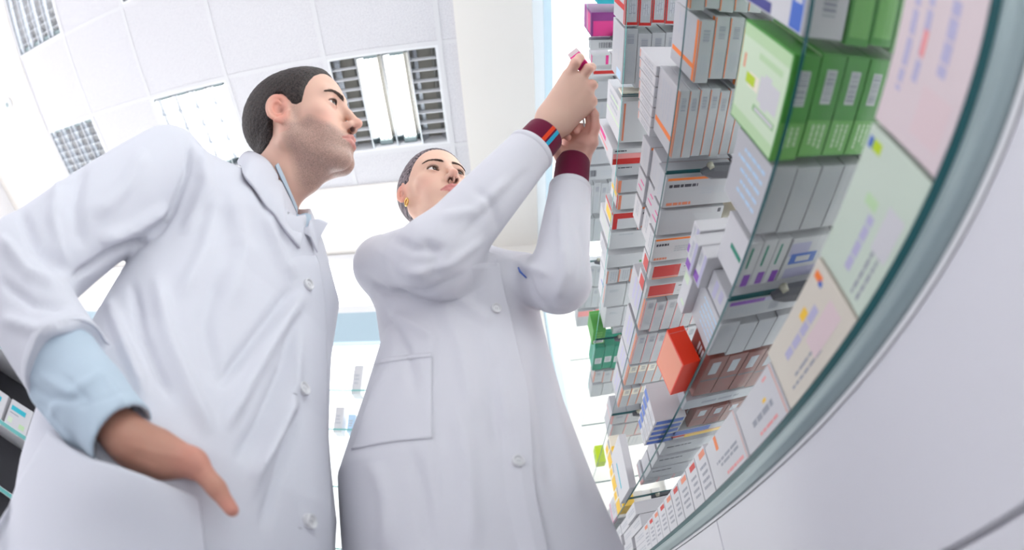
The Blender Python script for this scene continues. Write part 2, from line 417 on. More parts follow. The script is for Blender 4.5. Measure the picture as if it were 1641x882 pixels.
# ------------------------------------------------------------------ medicine boxes
def cm(name, c, rough=.45): M[name] = mat(name, c, rough, .35); return M[name]
WH = cm('carton_white', (.58, .575, .60)); WB = cm('carton_cool', (.47, .47, .50)); CR = cm('carton_cream', (.80, .74, .62))
RD = cm('print_red', (.55, .015, .012)); OR = cm('print_orange', (.85, .20, .03)); YL = cm('print_yellow', (.85, .52, .03)); GR = cm('print_green', (.07, .29, .05))
LG = cm('print_light_green', (.46, .64, .38)); LG2 = cm('print_pale_green', (.58, .70, .52)); TG = cm('print_teal_green', (.0, .22, .14)); BL = cm('print_blue', (.06, .14, .50))
PU = cm('print_purple', (.22, .05, .42)); MG = cm('print_magenta', (.72, .03, .25)); DP = cm('print_deep_purple', (.25, .03, .22)); PK = cm('print_pink', (.68, .54, .56)); LB = cm('print_light_blue', (.45, .62, .80))
BK = cm('print_black', (.05, .05, .07)); GY = cm('print_grey', (.30, .31, .36)); LGY = cm('print_light_grey', (.44, .455, .50)); BR = cm('carton_brick', (.20, .030, .018)); LM = cm('print_lime', (.45, .60, .02))
LV = cm('print_lavender', (.44, .42, .60)); TL = cm('print_turquoise', (.02, .42, .52)); NV = cm('print_navy', (.06, .06, .25)); PI = cm('print_rose', (.80, .30, .30)); SA = cm('print_salmon', (.72, .22, .12)); G2 = cm('print_mid_green', (.16, .42, .10))
PG = cm('carton_pale_green', (.54, .62, .53)); PP = cm('carton_pink', (.66, .56, .58)); CC = cm('carton_buff', (.64, .59, .51)); RB = cm('carton_scarlet', (.75, .035, .008))
CREASE = cm('carton_crease', (.50, .50, .53))

def words(face, u0, v0, u1, v1, rows, m, seed, fill=.6, rag=.35, across=False):
    """rows of broken word-like bars; the rows run along v (across: along u)"""
    R = random.Random(seed); out = []
    for r_ in range(rows):
        p = 0.0
        end = 1 - R.random() * rag
        while p < end:
            L = min(R.uniform(.08, .26), end - p)
            if L > .03:
                if across: out.append((face, u0 + (u1 - u0) * p, v0 + (v1 - v0) * (r_ + .5 - fill / 2) / rows, u0 + (u1 - u0) * (p + L), v0 + (v1 - v0) * (r_ + .5 + fill / 2) / rows, m))
                else: out.append((face, u0 + (u1 - u0) * (r_ + .5 - fill / 2) / rows, v0 + (v1 - v0) * p, u0 + (u1 - u0) * (r_ + .5 + fill / 2) / rows, v0 + (v1 - v0) * (p + L), m))
            p += L + .03
    return out
def barcode(face, u0, v0, u1, v1, seed, along='v', bg=True, m=None):
    R = random.Random(seed); out = [(face, u0, v0, u1, v1, WH)] if bg else []
    p = .06
    while p < .94:
        w = R.choice((.03, .05, .08)); g_ = R.choice((.03, .04, .06)); e = min(p + w, .95)
        if along == 'v': out.append((face, u0 + .1 * (u1 - u0), v0 + (v1 - v0) * p, u1 - .1 * (u1 - u0), v0 + (v1 - v0) * e, m or BK, 1))
        else: out.append((face, u0 + (u1 - u0) * p, v0 + .1 * (v1 - v0), u0 + (u1 - u0) * e, v1 - .1 * (v1 - v0), m or BK, 1))
        p = e + g_
    return out
# face codes: 'b' underside (u: front->back x, v: near->far y), 'f' front -x (u: near->far y, v: up z), 'n' near end -y (u: x, v: z), 'e' far end +y
def carton(x0, x1, y0, y1, z0, z1, body, prints, name, label, group, xf=None, mats=None):
    c = min(.0009, (x1 - x0) / 8)
    org = Vector((x0, (y0 + y1) / 2, z0))
    g = MB(); g.box(x0, x1, y0, y1, z0, z1, body, c, mats=mats)
    done = []
    for p in prints:
        f, u0, v0, u1, v1, m_ = p[:6]
        lv = 1 + max([d[5] for d in done if d[0] == f and d[1] < u1 and d[3] > u0 and d[2] < v1 and d[4] > v0], default=-1)
        done.append((f, u0, v0, u1, v1, lv)); off = .0002 + .00008 * lv
        u0, v0, u1, v1 = [min(max(t, .02), .98) for t in (u0, v0, u1, v1)]
        if f == 'b':
            X0, X1 = x0 + (x1 - x0) * u0, x0 + (x1 - x0) * u1; Y0, Y1 = y0 + (y1 - y0) * v0, y0 + (y1 - y0) * v1; z = z0 - off
            g.quad([(X0, Y0, z), (X0, Y1, z), (X1, Y1, z), (X1, Y0, z)], m_)
        elif f == 'f':
            Y0, Y1 = y0 + (y1 - y0) * u0, y0 + (y1 - y0) * u1; Z0, Z1 = z0 + (z1 - z0) * v0, z0 + (z1 - z0) * v1; x = x0 - off
            g.quad([(x, Y0, Z0), (x, Y0, Z1), (x, Y1, Z1), (x, Y1, Z0)], m_)
        else:
            X0, X1 = x0 + (x1 - x0) * u0, x0 + (x1 - x0) * u1; Z0, Z1 = z0 + (z1 - z0) * v0, z0 + (z1 - z0) * v1
            y = y0 - off if f == 'n' else y1 + off
            q = [(X0, y, Z0), (X1, y, Z0), (X1, y, Z1), (X0, y, Z1)]
            g.quad(q if f == 'n' else q[::-1], m_)
    # tuck-flap crease on both ends
    for yy, s_ in ((y0 - .0002, 1), (y1 + .0002, -1)):
        zz = z0 + (z1 - z0) * .86
        g.quad([(x0 + c, yy, zz), (x1 - c, yy, zz), (x1 - c, yy, zz + .0004), (x0 + c, yy, zz + .0004)][::s_], CREASE)
    o = g.build(name, None, tuple(org))
    if xf: o.rotation_euler = xf
    return tag(o, label, 'medicine box', group)
ORD = ['first', 'second', 'third', 'fourth', 'fifth', 'sixth', 'seventh', 'eighth', 'ninth', 'tenth']
ROWN = {}
def row(k, y0, y1, x0, t, n, h, body, prints, desc, gap=.03, jit=.02, lift=0.0, layer='', xend=1.98, mats=None):
    """n cartons standing one behind the other on shelf k, y range and sizes in units of a"""
    ROWN[k] = ROWN.get(k, 0) + 1
    R = random.Random(k * 100 + int(y0 * 37) + int(lift * 10))
    where = layer or 'row'
    for q in range(n):
        X0 = x0 + q * (t + gap * t)
        if X0 + t > xend: break
        j = R.uniform(-jit, jit)
        pr = prints(q) if callable(prints) else prints
        lab = '%s, %s from the edge, %s' % (desc, ORD[min(q, 9)], NAMES[k])
        carton(X0 * a, (X0 + t) * a, (y0 + .012 + j) * a, (y1 - .012 + j) * a, zt(k) + .0004 + lift * a, zt(k) + (h + lift) * a, body, pr, 'medicine_box', lab, '%s on the %s' % (desc, NAMES[k]), mats=mats)
def stack(k, y0, y1, x0, x1, h, n, body, prints, desc, lift=0.0, jit=.025):
    """n cartons lying flat one on another"""
    R = random.Random(k * 100 + int(y0 * 53))
    for q in range(n):
        j, j2 = R.uniform(-jit, jit), R.uniform(-jit, jit)
        z = lift + q * (h + .004)
        pr = prints(q) if callable(prints) else prints
        where = 'bottom of its stack' if q == 0 else ('%s up in its stack' % ORD[q])
        carton((x0 + j2) * a, (x1 + j2) * a, (y0 + j) * a, (y1 + j) * a, zt(k) + .0004 + z * a, zt(k) + .0004 + (z + h) * a, body, pr, 'medicine_box', '%s, %s, %s' % (desc, where, NAMES[k]), 'stack of %s' % desc)

# ---- designs
def d_bar(edge, seed, bc=(.14, .36), frame=False):
    def f(q):
        s_ = seed * 31 + q
        P = []
        if frame: P += [('b', 0, 0, 1, 1, edge), ('b', .13, .02, .9, .94, WB, 0)]
        else: P += [('b', 0, 0, .09, 1, edge)]
        P += barcode('b', .25, bc[0], .8, bc[1], s_, 'v', False, GY)
        P += words('b', .3, .55, .8, .93, 3, LGY, s_)
        P += [('f', 0, 0, 1, .10, edge), ('f', .72, .1, .80, .95, edge)] + words('f', .1, .3, .65, .8, 4, LGY, s_ + 3, across=True)
        return P
    return f
def d_grey(seed):
    return lambda q: barcode('b', .2, .12, .8, .30, seed + q, 'v', False, GY) + words('b', .15, .42, .85, .95, 4, LGY, seed + q) + words('f', .15, .2, .85, .8, 4, LGY, seed + q + 9, across=True)
def d_plain(seed, col=None):
    col = col or LGY
    return lambda q: words('b', .15, .12, .6, .8, 2, col, seed + q, fill=.35) + words('f', .12, .25, .8, .75, 3, col, seed + q + 5, fill=.4, across=True)
def d_green(q):
    P = barcode('b', .30, .14, .72, .46, 77 + q, 'v', True, GY)
    P += [('b', .0, .62, 1, 1, G2)]
    P += words('b', .2, .66, .85, .95, 3, LG, 5 + q)
    # portrait panel on the front: pale green field, a white coated figure with yellow-green round head, stripe
    P += [('f', .02, .02, .98, .98, LG2), ('f', .02, .02, .14, .98, LG), ('f', .86, .02, .98, .98, LG, 1), ('f', .38, .10, .62, .50, WH, 1), ('f', .34, .28, .66, .42, WH, 1),
          ('f', .43, .52, .57, .74, CR, 2), ('f', .45, .60, .55, .80, LM, 2), ('f', .68, .08, .74, .55, G2, 1), ('f', .69, .10, .73, .52, WH, 2), ('f', .20, .12, .26, .6, LG, 1), ('f', .30, .86, .44, .90, SA, 1)]
    return P
def d_white_text(seed, c=None):
    c = c or GY
    return lambda q: words('b', .1, .08, .95, .75, 5, c, seed + q, fill=.3, rag=.6) + words('f', .1, .12, .8, .85, 5, LB, seed + q + 4, fill=.35)
def d_label(seed):
    return lambda q: [('b', .28, .12, .70, .42, LGY), ('b', .05, .55, .95, .58, BK)] + words('f', .1, .3, .9, .7, 3, WH, seed + q, across=True)
def d_flat(edge, seed, name=None):
    """boxes lying flat: a coloured line at the near edge and printed words"""
    return lambda q: ([('b', 0, .0, 1, .10, edge)] if edge else []) + words('b', .05, .22, .45, .34, 1, BK, seed + q, fill=.8, across=True) + words('b', .5, .35, .95, .62, 3, LGY, seed + 2 + q, across=True) + words('b', .05, .82, .4, .94, 1, SA if edge else LGY, seed + 3 + q, fill=.8, across=True) + words('f', .1, .3, .9, .7, 2, LGY, seed + 4 + q, across=True)

# ---- top shelf
row(5, 1.0, 1.30, 1.10, .28, 3, .30, TL, d_plain(1, TL), 'turquoise medicine box')
row(5, 1.36, 1.64, 1.04, .36, 2, .34, DP, [('b', .06, .35, .62, .98, MG), ('f', .1, .1, .9, .6, MG)], 'purple box with a magenta panel')
row(5, 1.66, 1.80, 1.04, .38, 2, .10, WH, barcode('b', .2, .2, .6, .85, 4, 'u', False) + words('f', .1, .2, .9, .8, 2, LGY, 3, across=True), 'small white box with a barcode')
row(5, 1.85, 1.98, 1.06, .20, 3, .18, WH, [('b', .70, 0, .85, 1, MG), ('f', 0, 0, 1, .3, MG)], 'white box with a magenta line', gap=.1)
row(5, 2.00, 2.10, 1.06, .34, 2, .20, WH, [('b', .05, .2, .98, .7, RD)], 'white box with a red band')
for i, (p0, p1) in enumerate(((2.12, 2.35), (2.36, 2.58), (2.60, 2.97), (2.98, 3.20))):
    row(5, p0, p1, 1.06, .26, 3, .22, WB, d_plain(40 + i * 7) if i % 2 else (lambda q, i=i: [('b', .1, .0, .25, .12, G2)] + words('f', .2, .2, .8, .8, 3, LGY, i, across=True)), ('plain pale grey box', 'pale grey box with a green tick mark', 'wide pale grey box', 'pale grey box with faint print')[i])
row(5, 3.21, 3.42, 1.05, .34, 2, .14, WB, barcode('b', .1, .2, .35, .8, 14, 'u', False) + words('b', .5, .3, .9, .7, 2, LGY, 31, across=True), 'low grey box with small barcode')
row(5, 3.46, 3.95, 1.06, .085, 8, .22, WB, d_grey(140), 'slim grey box with end barcode')
row(5, 3.98, 4.4, 1.06, .12, 6, .20, WB, d_plain(60), 'slim pale grey box with faint lines')
row(5, 4.85, 5.3, 1.06, .10, 6, .20, WB, d_grey(170), 'slim cool-grey box past the far joint')
row(5, 5.32, 5.80, 1.06, .095, 7, .22, WB, d_grey(150), 'slim barcoded box near the end post')
row(5, 5.83, 6.25, 1.06, .26, 3, .22, WB, [('b', .0, .0, .9, .35, PI)] + words('b', .1, .5, .9, .9, 3, LGY, 8, across=True), 'white box with a rose flap')
# ---- fourth shelf
row(4, .52, 1.11, .99, .10, 8, .30, WB, d_bar(RD, 11, (.68, .84), True), 'red-edged white box with barcode')
row(4, 1.13, 1.60, .99, .105, 7, .30, WB, lambda q: barcode('b', .2, .08, .8, .28, 71 + q, 'v', False, GY) + words('b', .15, .40, .9, .95, 5, LGY, 72 + q, fill=.5) + [('f', .8, .1, .96, .5, LB)] + words('f', .1, .3, .7, .8, 3, LGY, 73, across=True), 'grey box printed with slanted text', jit=.03)
row(4, 1.61, 1.655, 1.0, .22, 2, .10, CR, words('b', .2, .2, .9, .8, 2, GY, 75, across=True), 'thin cream carton across the joint')
row(4, 1.70, 2.10, 1.0, .26, 3, .42, WH, lambda q: [('b', .1, .05, .16, .95, SA), ('f', .6, .0, .66, 1, LG2), ('f', .2, .1, .28, .7, LG2)] + words('f', .1, .2, .5, .9, 3, LGY, 76, across=False), 'white box with a thin orange line')
row(4, 2.12, 2.30, .96, .42, 2, .52, WH, lambda q: [('b', .02, .30, .98, .98, PI), ('b', .02, .62, .98, .98, RD, 1), ('f', .15, .45, .45, .85, MG), ('f', .6, .3, .75, .9, PI)] + words('b', .05, .08, .4, .2, 1, BK, 77, across=True), 'white box with a red underside')
row(4, 2.31, 2.45, 1.0, .42, 2, .34, WB, d_flat(None, 78), 'flat cool-white box')
row(4, 2.46, 2.62, 1.03, .3, 3, .20, WB, [('b', .0, 0, .12, 1, SA), ('f', 0, 0, 1, .2, SA)], 'white box with a salmon edge')
row(4, 2.63, 2.82, 1.05, .26, 3, .26, WH, [('b', .0, 0, .12, 1, SA), ('f', 0, 0, 1, .15, RD), ('f', .1, .2, .4, .9, YL)], 'white box with yellow and salmon front')
row(4, 2.84, 3.06, 1.02, .24, 3, .30, WH, [('b', 0, 0, 1, .35, RD), ('b', 0, 0, .2, 1, RD), ('f', .0, .0, .18, 1, RD), ('f', .3, .1, .8, .8, YL)], 'white box with red and yellow trim')
row(4, 3.08, 3.32, 1.02, .40, 2, .46, WH, lambda q: [('f', .3, .05, .36, .95, LG2), ('f', .6, .05, .66, .95, LG2)] + words('b', .2, .1, .6, .2, 1, LGY, 80, across=True), 'large white box with pale green lines')
row(4, 3.34, 3.54, 1.02, .44, 2, .36, WH, lambda q: [('b', .75, .6, .95, .75, GR)] + words('f', .1, .1, .9, .9, 3, LGY, 81), 'wide white box with small green mark')
row(4, 3.56, 3.78, 1.03, .12, 6, .30, WH, lambda q: [('b', .0, 0, .12, 1, SA if q != 3 else RD), ('f', .5, .1, .6, .9, GY)] + words('b', .3, .1, .9, .9, 3, LGY, 82 + q), 'narrow white box with a salmon edge')
row(4, 3.80, 4.18, 1.04, .22, 4, .30, WH, lambda q: words('b', .2, .2, .7, .32, 2, LGY, 90, across=True) + [('f', .3, .3, .38, .7, BL), ('f', .1, .1, .9, .16, SA)], 'square-ended white box')
row(4, 4.20, 4.58, 1.08, .20, 4, .28, WH, lambda q: words('b', .2, .2, .7, .32, 2, LGY, 95, across=True), 'white box set back beside the green one')
row(4, 4.60, 4.73, 1.20, .26, 2, .20, WH, d_grey(99), 'short white box behind the green one')
row(4, 4.62, 4.92, .97, .15, 1, .30, GR, lambda q: [('b', .1, .72, .9, .92, WH)] + barcode('b', .15, .75, .85, .9, 5, 'u', False) + words('b', .2, .1, .8, .6, 3, G2, 55, across=True), 'green box leaning out past the edge', lift=.015)
row(4, 4.95, 5.50, 1.02, .12, 5, .26, TG, lambda q: [('b', .15, .45, .85, .70, WH)] + barcode('b', .2, .48, .8, .68, 5 + q, 'v', False, GY), 'dark green box with a white label')
row(4, 5.53, 5.85, 1.06, .12, 5, .24, WB, d_bar(SA, 33), 'white box with salmon stripe by the green ones')
row(4, 5.87, 6.25, 1.06, .15, 4, .24, WB, d_plain(34), 'plain white box past the green ones')
# ---- third shelf
row(3, -.30, .18, 1.02, .09, 7, .30, WB, d_bar(OR, 20), 'orange-edged box nearest the camera')
row(3, .20, .67, 1.02, .085, 8, .34, WB, d_bar(OR, 21, (.1, .2)), 'orange-edged box beside the purple carton')
row(3, .70, 1.09, 1.09, .088, 7, .36, WB, d_bar(OR, 22), 'orange-edged box set back from the edge', jit=.03)
row(3, 1.11, 1.58, 1.02, .062, 10, .34, WB, d_bar(OR, 23, (.1, .3)), 'slim orange-edged box above the grey bracket', jit=.01)
# orange-striped boxes lying flat behind the joint, several layers high
FD = (('white box with an orange line and print', OR, WB, 1.70, 1.955, .50), ('white box fading to blue at one corner', None, WB, 1.96, 2.19, .46), ('large white box with an orange line', OR, WH, 2.20, 2.44, .31))
for i, (ds, ec, bd, p0, p1, ln) in enumerate(FD):
    for q in range(3):
        X0 = 1.02 + (.02 * (q % 2))
        pr = d_flat(ec, 200 + i * 10 + q)(q)
        if i == 1: pr = [('b', .82, .55, .99, .98, LV), ('b', .3, .88, .82, .98, LGY), ('b', .90, .06, .95, .22, BK), ('f', .3, .1, .36, .6, MG), ('f', .6, .3, .66, .8, MG)]
        carton(X0 * a, (X0 + ln) * a, (p0 + .01) * a, (p1 - .01) * a, zt(3) + .0004 + q * .172 * a, zt(3) + (q * .172 + .168) * a, bd, pr, 'medicine_box', '%s, %s from the glass, third shelf up' % (ds, ORD[q]), 'layered flat boxes on the third shelf up')
        if ln > .4 and ec:
            carton((X0 + ln + .02) * a, (X0 + 2 * ln) * a, (p0 + .01) * a, (p1 - .01) * a, zt(3) + .0004 + q * .172 * a, zt(3) + (q * .172 + .168) * a, bd, pr, 'medicine_box', '%s, %s layer of the back pile, third shelf' % (ds, ORD[q]), 'layered flat boxes on the third shelf up')
row(3, 1.96, 2.10, 1.62, .22, 1, .40, CR, d_plain(301), 'cream box standing at the back')
row(3, 2.12, 2.28, 1.52, .26, 1, .36, CR, d_plain(302), 'pale cream box beside the blue-cornered carton')
for i, (p0, p1) in enumerate(((2.46, 2.63), (2.65, 2.82))):
    row(3, p0, p1, 1.03, .46, 1, .20, WH, [('b', .05, .05, .50, .85, RD), ('b', .05, .88, .5, .97, SA)] + words('b', .56, .2, .9, .3, 1, BK, 60 + i, across=True) + words('b', .56, .6, .95, .7, 1, LGY, 61 + i, across=True) + [('f', .1, .2, .9, .8, RD)] , ('nearer', 'farther')[i] + ' white box with a red block')
for i, (p0, p1) in enumerate(((2.86, 3.27), (3.29, 3.77), (3.79, 4.18), (4.20, 4.62))):
    row(3, p0, p1, 1.05, .088, 8, (.40, .36, .36, .34)[i], WB, (lambda q, i=i: [('b', 0, 0, .10, 1, (PI, PI, OR, OR)[i]), ('f', 0, .0, 1, .12, SA)] + ([('b', .12, .05, .95, .35, CR)] if i > 1 and q < 3 + i % 2 else []) + barcode('b', .3, .08, .85, .28, i * 30 + q, 'v', False, GY) + words('b', .3, .5, .85, .93, 4, LGY, i * 10 + q) + words('f', .1, .2, .9, .8, 3, LV, q, across=True)),
        ('slim rose-edged box beside the red blocks', 'slim rose-edged box, next row', 'slim orange-edged box with cream end', 'slim orange-edged box at the joint')[i])
row(3, 4.80, 5.05, 1.02, .16, 3, .26, WB, d_bar(PI, 41), 'short rose-edged box past the joint')
row(3, 5.07, 5.48, 1.05, .15, 3, .30, WB, lambda q: [('b', 0, 0, .08, 1, PI), ('b', 0, .95, 1, 1, PI)] + words('b', .25, .2, .8, .8, 4, LGY, 43 + q), 'rose-framed grey box')
row(3, 5.5, 5.85, 1.12, .2, 3, .22, WH, d_plain(44), 'white box by the bright gap')
row(3, 6.28, 6.50, 1.0, .12, 1, .26, LM, [('b', .1, .1, .9, .4, LM), ('f', 0, .45, 1, .55, G2)], 'lime green box standing alone')
# second layer: white boxes stacked above the third shelf
for q in range(7):
    y0 = 1.13 + q * .072
    carton(1.0 * a, 1.5 * a, y0 * a, (y0 + .066) * a, zt(3) + .345 * a, zt(3) + (.345 + .33 - .012 * q) * a, WH, words('f', .2, .15, .8, .8, 2, LGY, 300 + q) + [('f', .1, .92, .9, .96, SA)], 'medicine_box', 'slim white box lying on the orange-edged ones, %s from the picture top, third shelf up' % ORD[q], 'upper layer on the third shelf up')
# ---- second shelf
row(2, -.35, .075, 1.0, .20, 4, .34, WB, d_white_text(9), 'white printed box nearest the camera')
row(2, .09, .46, .985, .19, 1, .40, WH, lambda q: barcode('b', .35, .30, .75, .80, 12, 'v', False, GY) + [('f', .0, .0, 1, .20, BL), ('f', .86, .5, 1, 1, NV), ('f', .62, .05, .7, .16, WH, 1), ('f', .2, .05, .3, .16, WH, 1)] + words('f', .1, .4, .6, .8, 3, PK, 13, across=True), 'white box with a blue printed strip')
row(2, .12, .46, 1.19, .125, 4, .30, GR, [('b', .1, .1, .9, .9, G2)], 'green box behind the blue-striped one')
row(2, .475, .92, .975, .122, 6, .35, GR, d_green, 'green box with a pale portrait front', jit=.008)
row(2, .935, 1.29, 1.0, .125, 6, .30, WB, d_white_text(210, LGY), 'white box with fine printed columns', jit=.008)
row(2, 1.30, 1.60, 1.01, .075, 3, .22, WH, lambda q: [('b', .3, .1, .45, .55, TG), ('b', .4, .7, .9, .98, PU), ('f', .4, .1, .5, .6, TG)] , 'white box with a green line and purple corner')
row(2, 1.31, 1.60, 1.25, .24, 1, .20, WH, [('b', .02, .1, .5, .4, LV), ('b', .1, .35, .75, .6, BL), ('b', .25, .42, .6, .55, WH, 1), ('b', .1, .7, .95, .95, LV)], 'box printed with a blue pattern')
row(2, 1.31, 1.60, 1.51, .3, 1, .24, WB, d_plain(220), 'plain grey box behind the blue pattern')
row(2, 1.70, 1.86, 1.02, .60, 1, .22, WB, [('b', 0, 0, .35, .22, PU), ('b', .35, 0, 1, .22, LV)] + barcode('b', .42, .35, .54, .8, 20, 'v', False, GY) + words('b', .04, .35, .38, .9, 9, LGY, 21) + words('f', .1, .2, .9, .8, 2, LV, 22, across=True), 'white box with a purple strip and barcode')
row(2, 1.88, 2.18, 1.03, .115, 7, .30, WB, d_white_text(230, LGY), 'grey-white box with lines of small print')
row(2, 2.20, 2.65, 1.06, .125, 6, .24, BR, d_label(235), 'brick-red box with a white label')
row(2, 2.67, 2.82, 1.04, .60, 1, .20, LGY, words('b', .2, .3, .9, .7, 1, GY, 23, across=True), 'long grey box between brick-red rows')
row(2, 2.84, 3.14, 1.16, .12, 5, .22, BR, d_label(236), 'brick-red box of the farther row')
row(2, 3.16, 3.34, 1.06, .60, 1, .20, WB, [('b', 0, .55, 1, .75, RD), ('b', .2, .6, .9, .95, YL), ('b', 0, .0, .5, .5, BL)], 'long box with red, yellow and blue print')
for i, (p0, p1) in enumerate(((3.38, 3.62), (3.64, 3.9), (3.92, 4.2))):
    row(2, p0, p1, 1.06, .58, 1, .20, WB, d_flat(None, 250 + i), ('long grey box', 'long grey box with faint words', 'long grey box before the bracket')[i])
row(2, 4.22, 4.38, 1.05, .14, 4, .22, WB, d_bar(PI, 251), 'rose-edged box before the far bracket')
# the white/purple cartons standing out over the edge
stack(2, 1.62, 1.84, .975, 1.2, .085, 3, WH, lambda q: [('f', .0, .0, 1, .35, LV), ('f', .7, .3, .95, 1, PU)] + words('f', .1, .4, .6, .9, 1, LGY, q, across=True), 'small white carton with lavender print', lift=.225)
stack(2, 1.88, 2.16, .96, 1.25, .10, 1, WH, lambda q: [('f', .05, .3, .25, .95, LG2), ('f', .7, .1, .8, .6, LG2)], 'white carton with pale green corners', lift=.305)
# scarlet box leaning out
carton(.93 * a, 1.04 * a, 2.27 * a, 2.62 * a, zt(2) + .012, zt(2) + .30 * a, RB, [('f', .04, .04, .96, .96, SA)], 'medicine_box', 'bright scarlet box jutting out over the edge of the second shelf up', None, xf=(0, math.radians(-6), 0))
stack(2, 3.02, 3.30, .98, 1.05, .085, 1, WH, [('f', .1, .1, .9, .9, BL)], 'small carton')
stack(2, 2.95, 3.22, .965, 1.15, .082, 4, WH, lambda q: [('f', .05, .15, .8, .85, BL), ('b', .1, .1, .7, .9, BL)], 'small white carton with a blue block', lift=.235) if False else None
for q in range(5):
    carton(.88 * a, 1.10 * a, (2.90 + .085 * q) * a, (2.975 + .085 * q) * a, zt(2) + .0004, zt(2) + (.30 - .02 * q) * a, WH, [('b', .06, .12, .94, .80, BL), ('f', .1, .6, .9, .92, BL)] + words('f', .2, .1, .8, .45, 1, LGY, q), 'medicine_box', 'upright white box with a blue block, %s from the scarlet box, second shelf up' % ORD[q], 'blue-block boxes on the second shelf up')
for q in range(6):
    carton(1.0 * a, 1.13 * a, (5.12 + .04 * (q % 2)) * a, (5.50 + .04 * (q % 2)) * a, zt(2) + .0004 + q * .15 * a, zt(2) + (q * .15 + .146) * a, YL if q % 2 == 0 else CR, [('f', .1, .1, .35, .9, GY), ('f', .45, .2, .9, .8, YL)], 'medicine_box', '%s box, %s from the bottom of the far stack, second shelf up' % (('bright yellow', 'cream and yellow')[q % 2], ORD[q]), 'yellow stack on the second shelf up')
carton(.95 * a, 1.02 * a, 4.40 * a, 4.98 * a, zt(2) + .0004, zt(2) + .58 * a, WH, [('f', .6, .2, .68, .7, TL)], 'medicine_box', 'tall thin white folder-like carton before the yellow stack', None)
row(2, 5.65, 6.1, 1.02, .11, 5, .30, WH, d_bar(MG, 61), 'magenta-striped white box past the yellow stack')
row(2, 6.12, 6.6, 1.02, .13, 4, .26, WB, d_plain(62), 'white box at the far end')
# ---- lowest shelf (fronts face the aisle)
def front1(y0, y1, h, body, prints, desc, x0=1.0, d=.5):
    carton(x0 * a, (x0 + d) * a, y0 * a, y1 * a, zt(1) + .0004, zt(1) + h * a, body, prints, 'medicine_box', desc, 'front boxes on the lowest shelf')
front1(-.45, .02, .30, WH, words('f', .1, .3, .8, .8, 3, LV, 400, across=True), 'white box on the lowest shelf at the picture\'s upper right', .995)
front1(.035, .50, .27, PP, words('f', .12, .28, .62, .40, 1, LV, 401, fill=.9, across=True) + words('f', .15, .55, .85, .9, 2, LV, 402, across=True, fill=.4) + [('f', .35, .60, .50, .66, PI), ('f', .62, .1, .9, .5, PK)], 'pale pink box with lavender print at the upper right')
front1(.515, 1.0, .275, PG, words('f', .45, .45, .9, .58, 1, LV, 403, fill=.8, across=True) + words('f', .55, .12, .95, .34, 2, GY, 404, across=True, fill=.4) + [('f', .06, .74, .13, .93, LM), ('f', .06, .88, .13, .95, BL, 1), ('f', .35, .5, .42, .7, LG), ('f', .3, .08, .6, .35, WH)], 'pale green box with a green and blue emblem')
front1(1.015, 1.55, .275, CC, words('f', .25, .55, .8, .70, 1, LV, 405, fill=.8, across=True) + words('f', .4, .15, .95, .36, 2, GY, 406, across=True, fill=.4) + [('f', .06, .76, .12, .92, OR), ('f', .09, .72, .13, .80, BL, 1), ('f', .35, .70, .45, .82, YL), ('f', .1, .2, .5, .5, PK)], 'cream box with an orange and blue emblem')
front1(1.565, 2.0, .24, WH, [('f', .0, .0, .035, 1, SA), ('f', .3, .55, .38, .62, YL), ('f', .15, .85, .25, .9, PI)] + words('f', .2, .35, .9, .5, 1, GY, 407, fill=.8, across=True) + words('f', .2, .1, .8, .2, 1, PI, 408, across=True), 'white box with a salmon edge and grey words')
front1(2.015, 2.50, .27, WH, [('f', .0, .0, .03, 1, SA), ('f', .62, .68, .70, 1.0, OR)] + words('f', .15, .3, .9, .5, 2, GY, 409, across=True) + words('f', .1, .05, .6, .16, 1, PI, 410, across=True), 'white box with a short orange bar')
yy = 2.515
for q in range(9):
    w = .19 + .01 * (q % 3)
    front1(yy, yy + w, .30 - .006 * q, WH, [('f', .05, .80, .6, .93, RD if q % 2 else SA)] + words('f', .15, .15, .8, .7, 4, GY, 420 + q, fill=.45, across=True), 'white box with a red corner, %s past the orange-bar box' % ORD[q], 1.0, .45)
    yy += w + .012
for q in range(5):
    stack(1, 4.45 + q * .5, 4.92 + q * .5, 1.0, 1.6, .13, 4, WH, d_flat(None, 500 + q * 5), 'flat carton, %s pile past the red-cornered boxes' % ORD[q])
for k_, y0, y1 in ((1, .05, .5), (1, .53, 1.0), (1, 1.03, 1.5), (1, 1.58, 2.0)):
    pass
# things on the far cabinet
r_ = random.Random(3)
for i, (x, z, w, h, m_, ds) in enumerate(((-.80, 1.163, .05, .17, WH, 'tall white carton'), (-.87, .945, .045, .14, WH, 'white carton with grey print'), (-.80, .945, .04, .10, LB, 'narrow pale blue carton'))):
    carton(x, x + w, D - .12, D - .06, CH + z + .0085, CH + z + .0085 + h, m_, words('n', .2, .3, .8, .7, 3, LGY, i, across=True), 'medicine_box', '%s on a glass shelf of the wall cabinet between the coats' % ds, None)

for q in range(5):
    g = MB(); x0 = -.34 + q * .14; g.box(x0, x0 + .12, -.13, -.02, .9605, 1.07, WH, .001, xf=STAND)
    for (u0, v0, u1, v1, m_) in ((.1, .62, .75, .80, TL), (.1, .50, .5, .54, GY), (.62, .12, .86, .30, LG), (.1, .15, .3, .35, LG2)):
        P_ = [(x0 + .12 * u0, -.1303, .9605 + .11 * v0), (x0 + .12 * u1, -.1303, .9605 + .11 * v0), (x0 + .12 * u1, -.1303, .9605 + .11 * v1), (x0 + .12 * u0, -.1303, .9605 + .11 * v1)]
        g.quad([tuple(STAND @ Vector(p)) for p in P_], m_)
    tag(g.build('display_box', None), 'white box with teal lettering on the dark stand, %s from its right end' % ORD[4 - q], 'box', 'boxes on the dark stand')
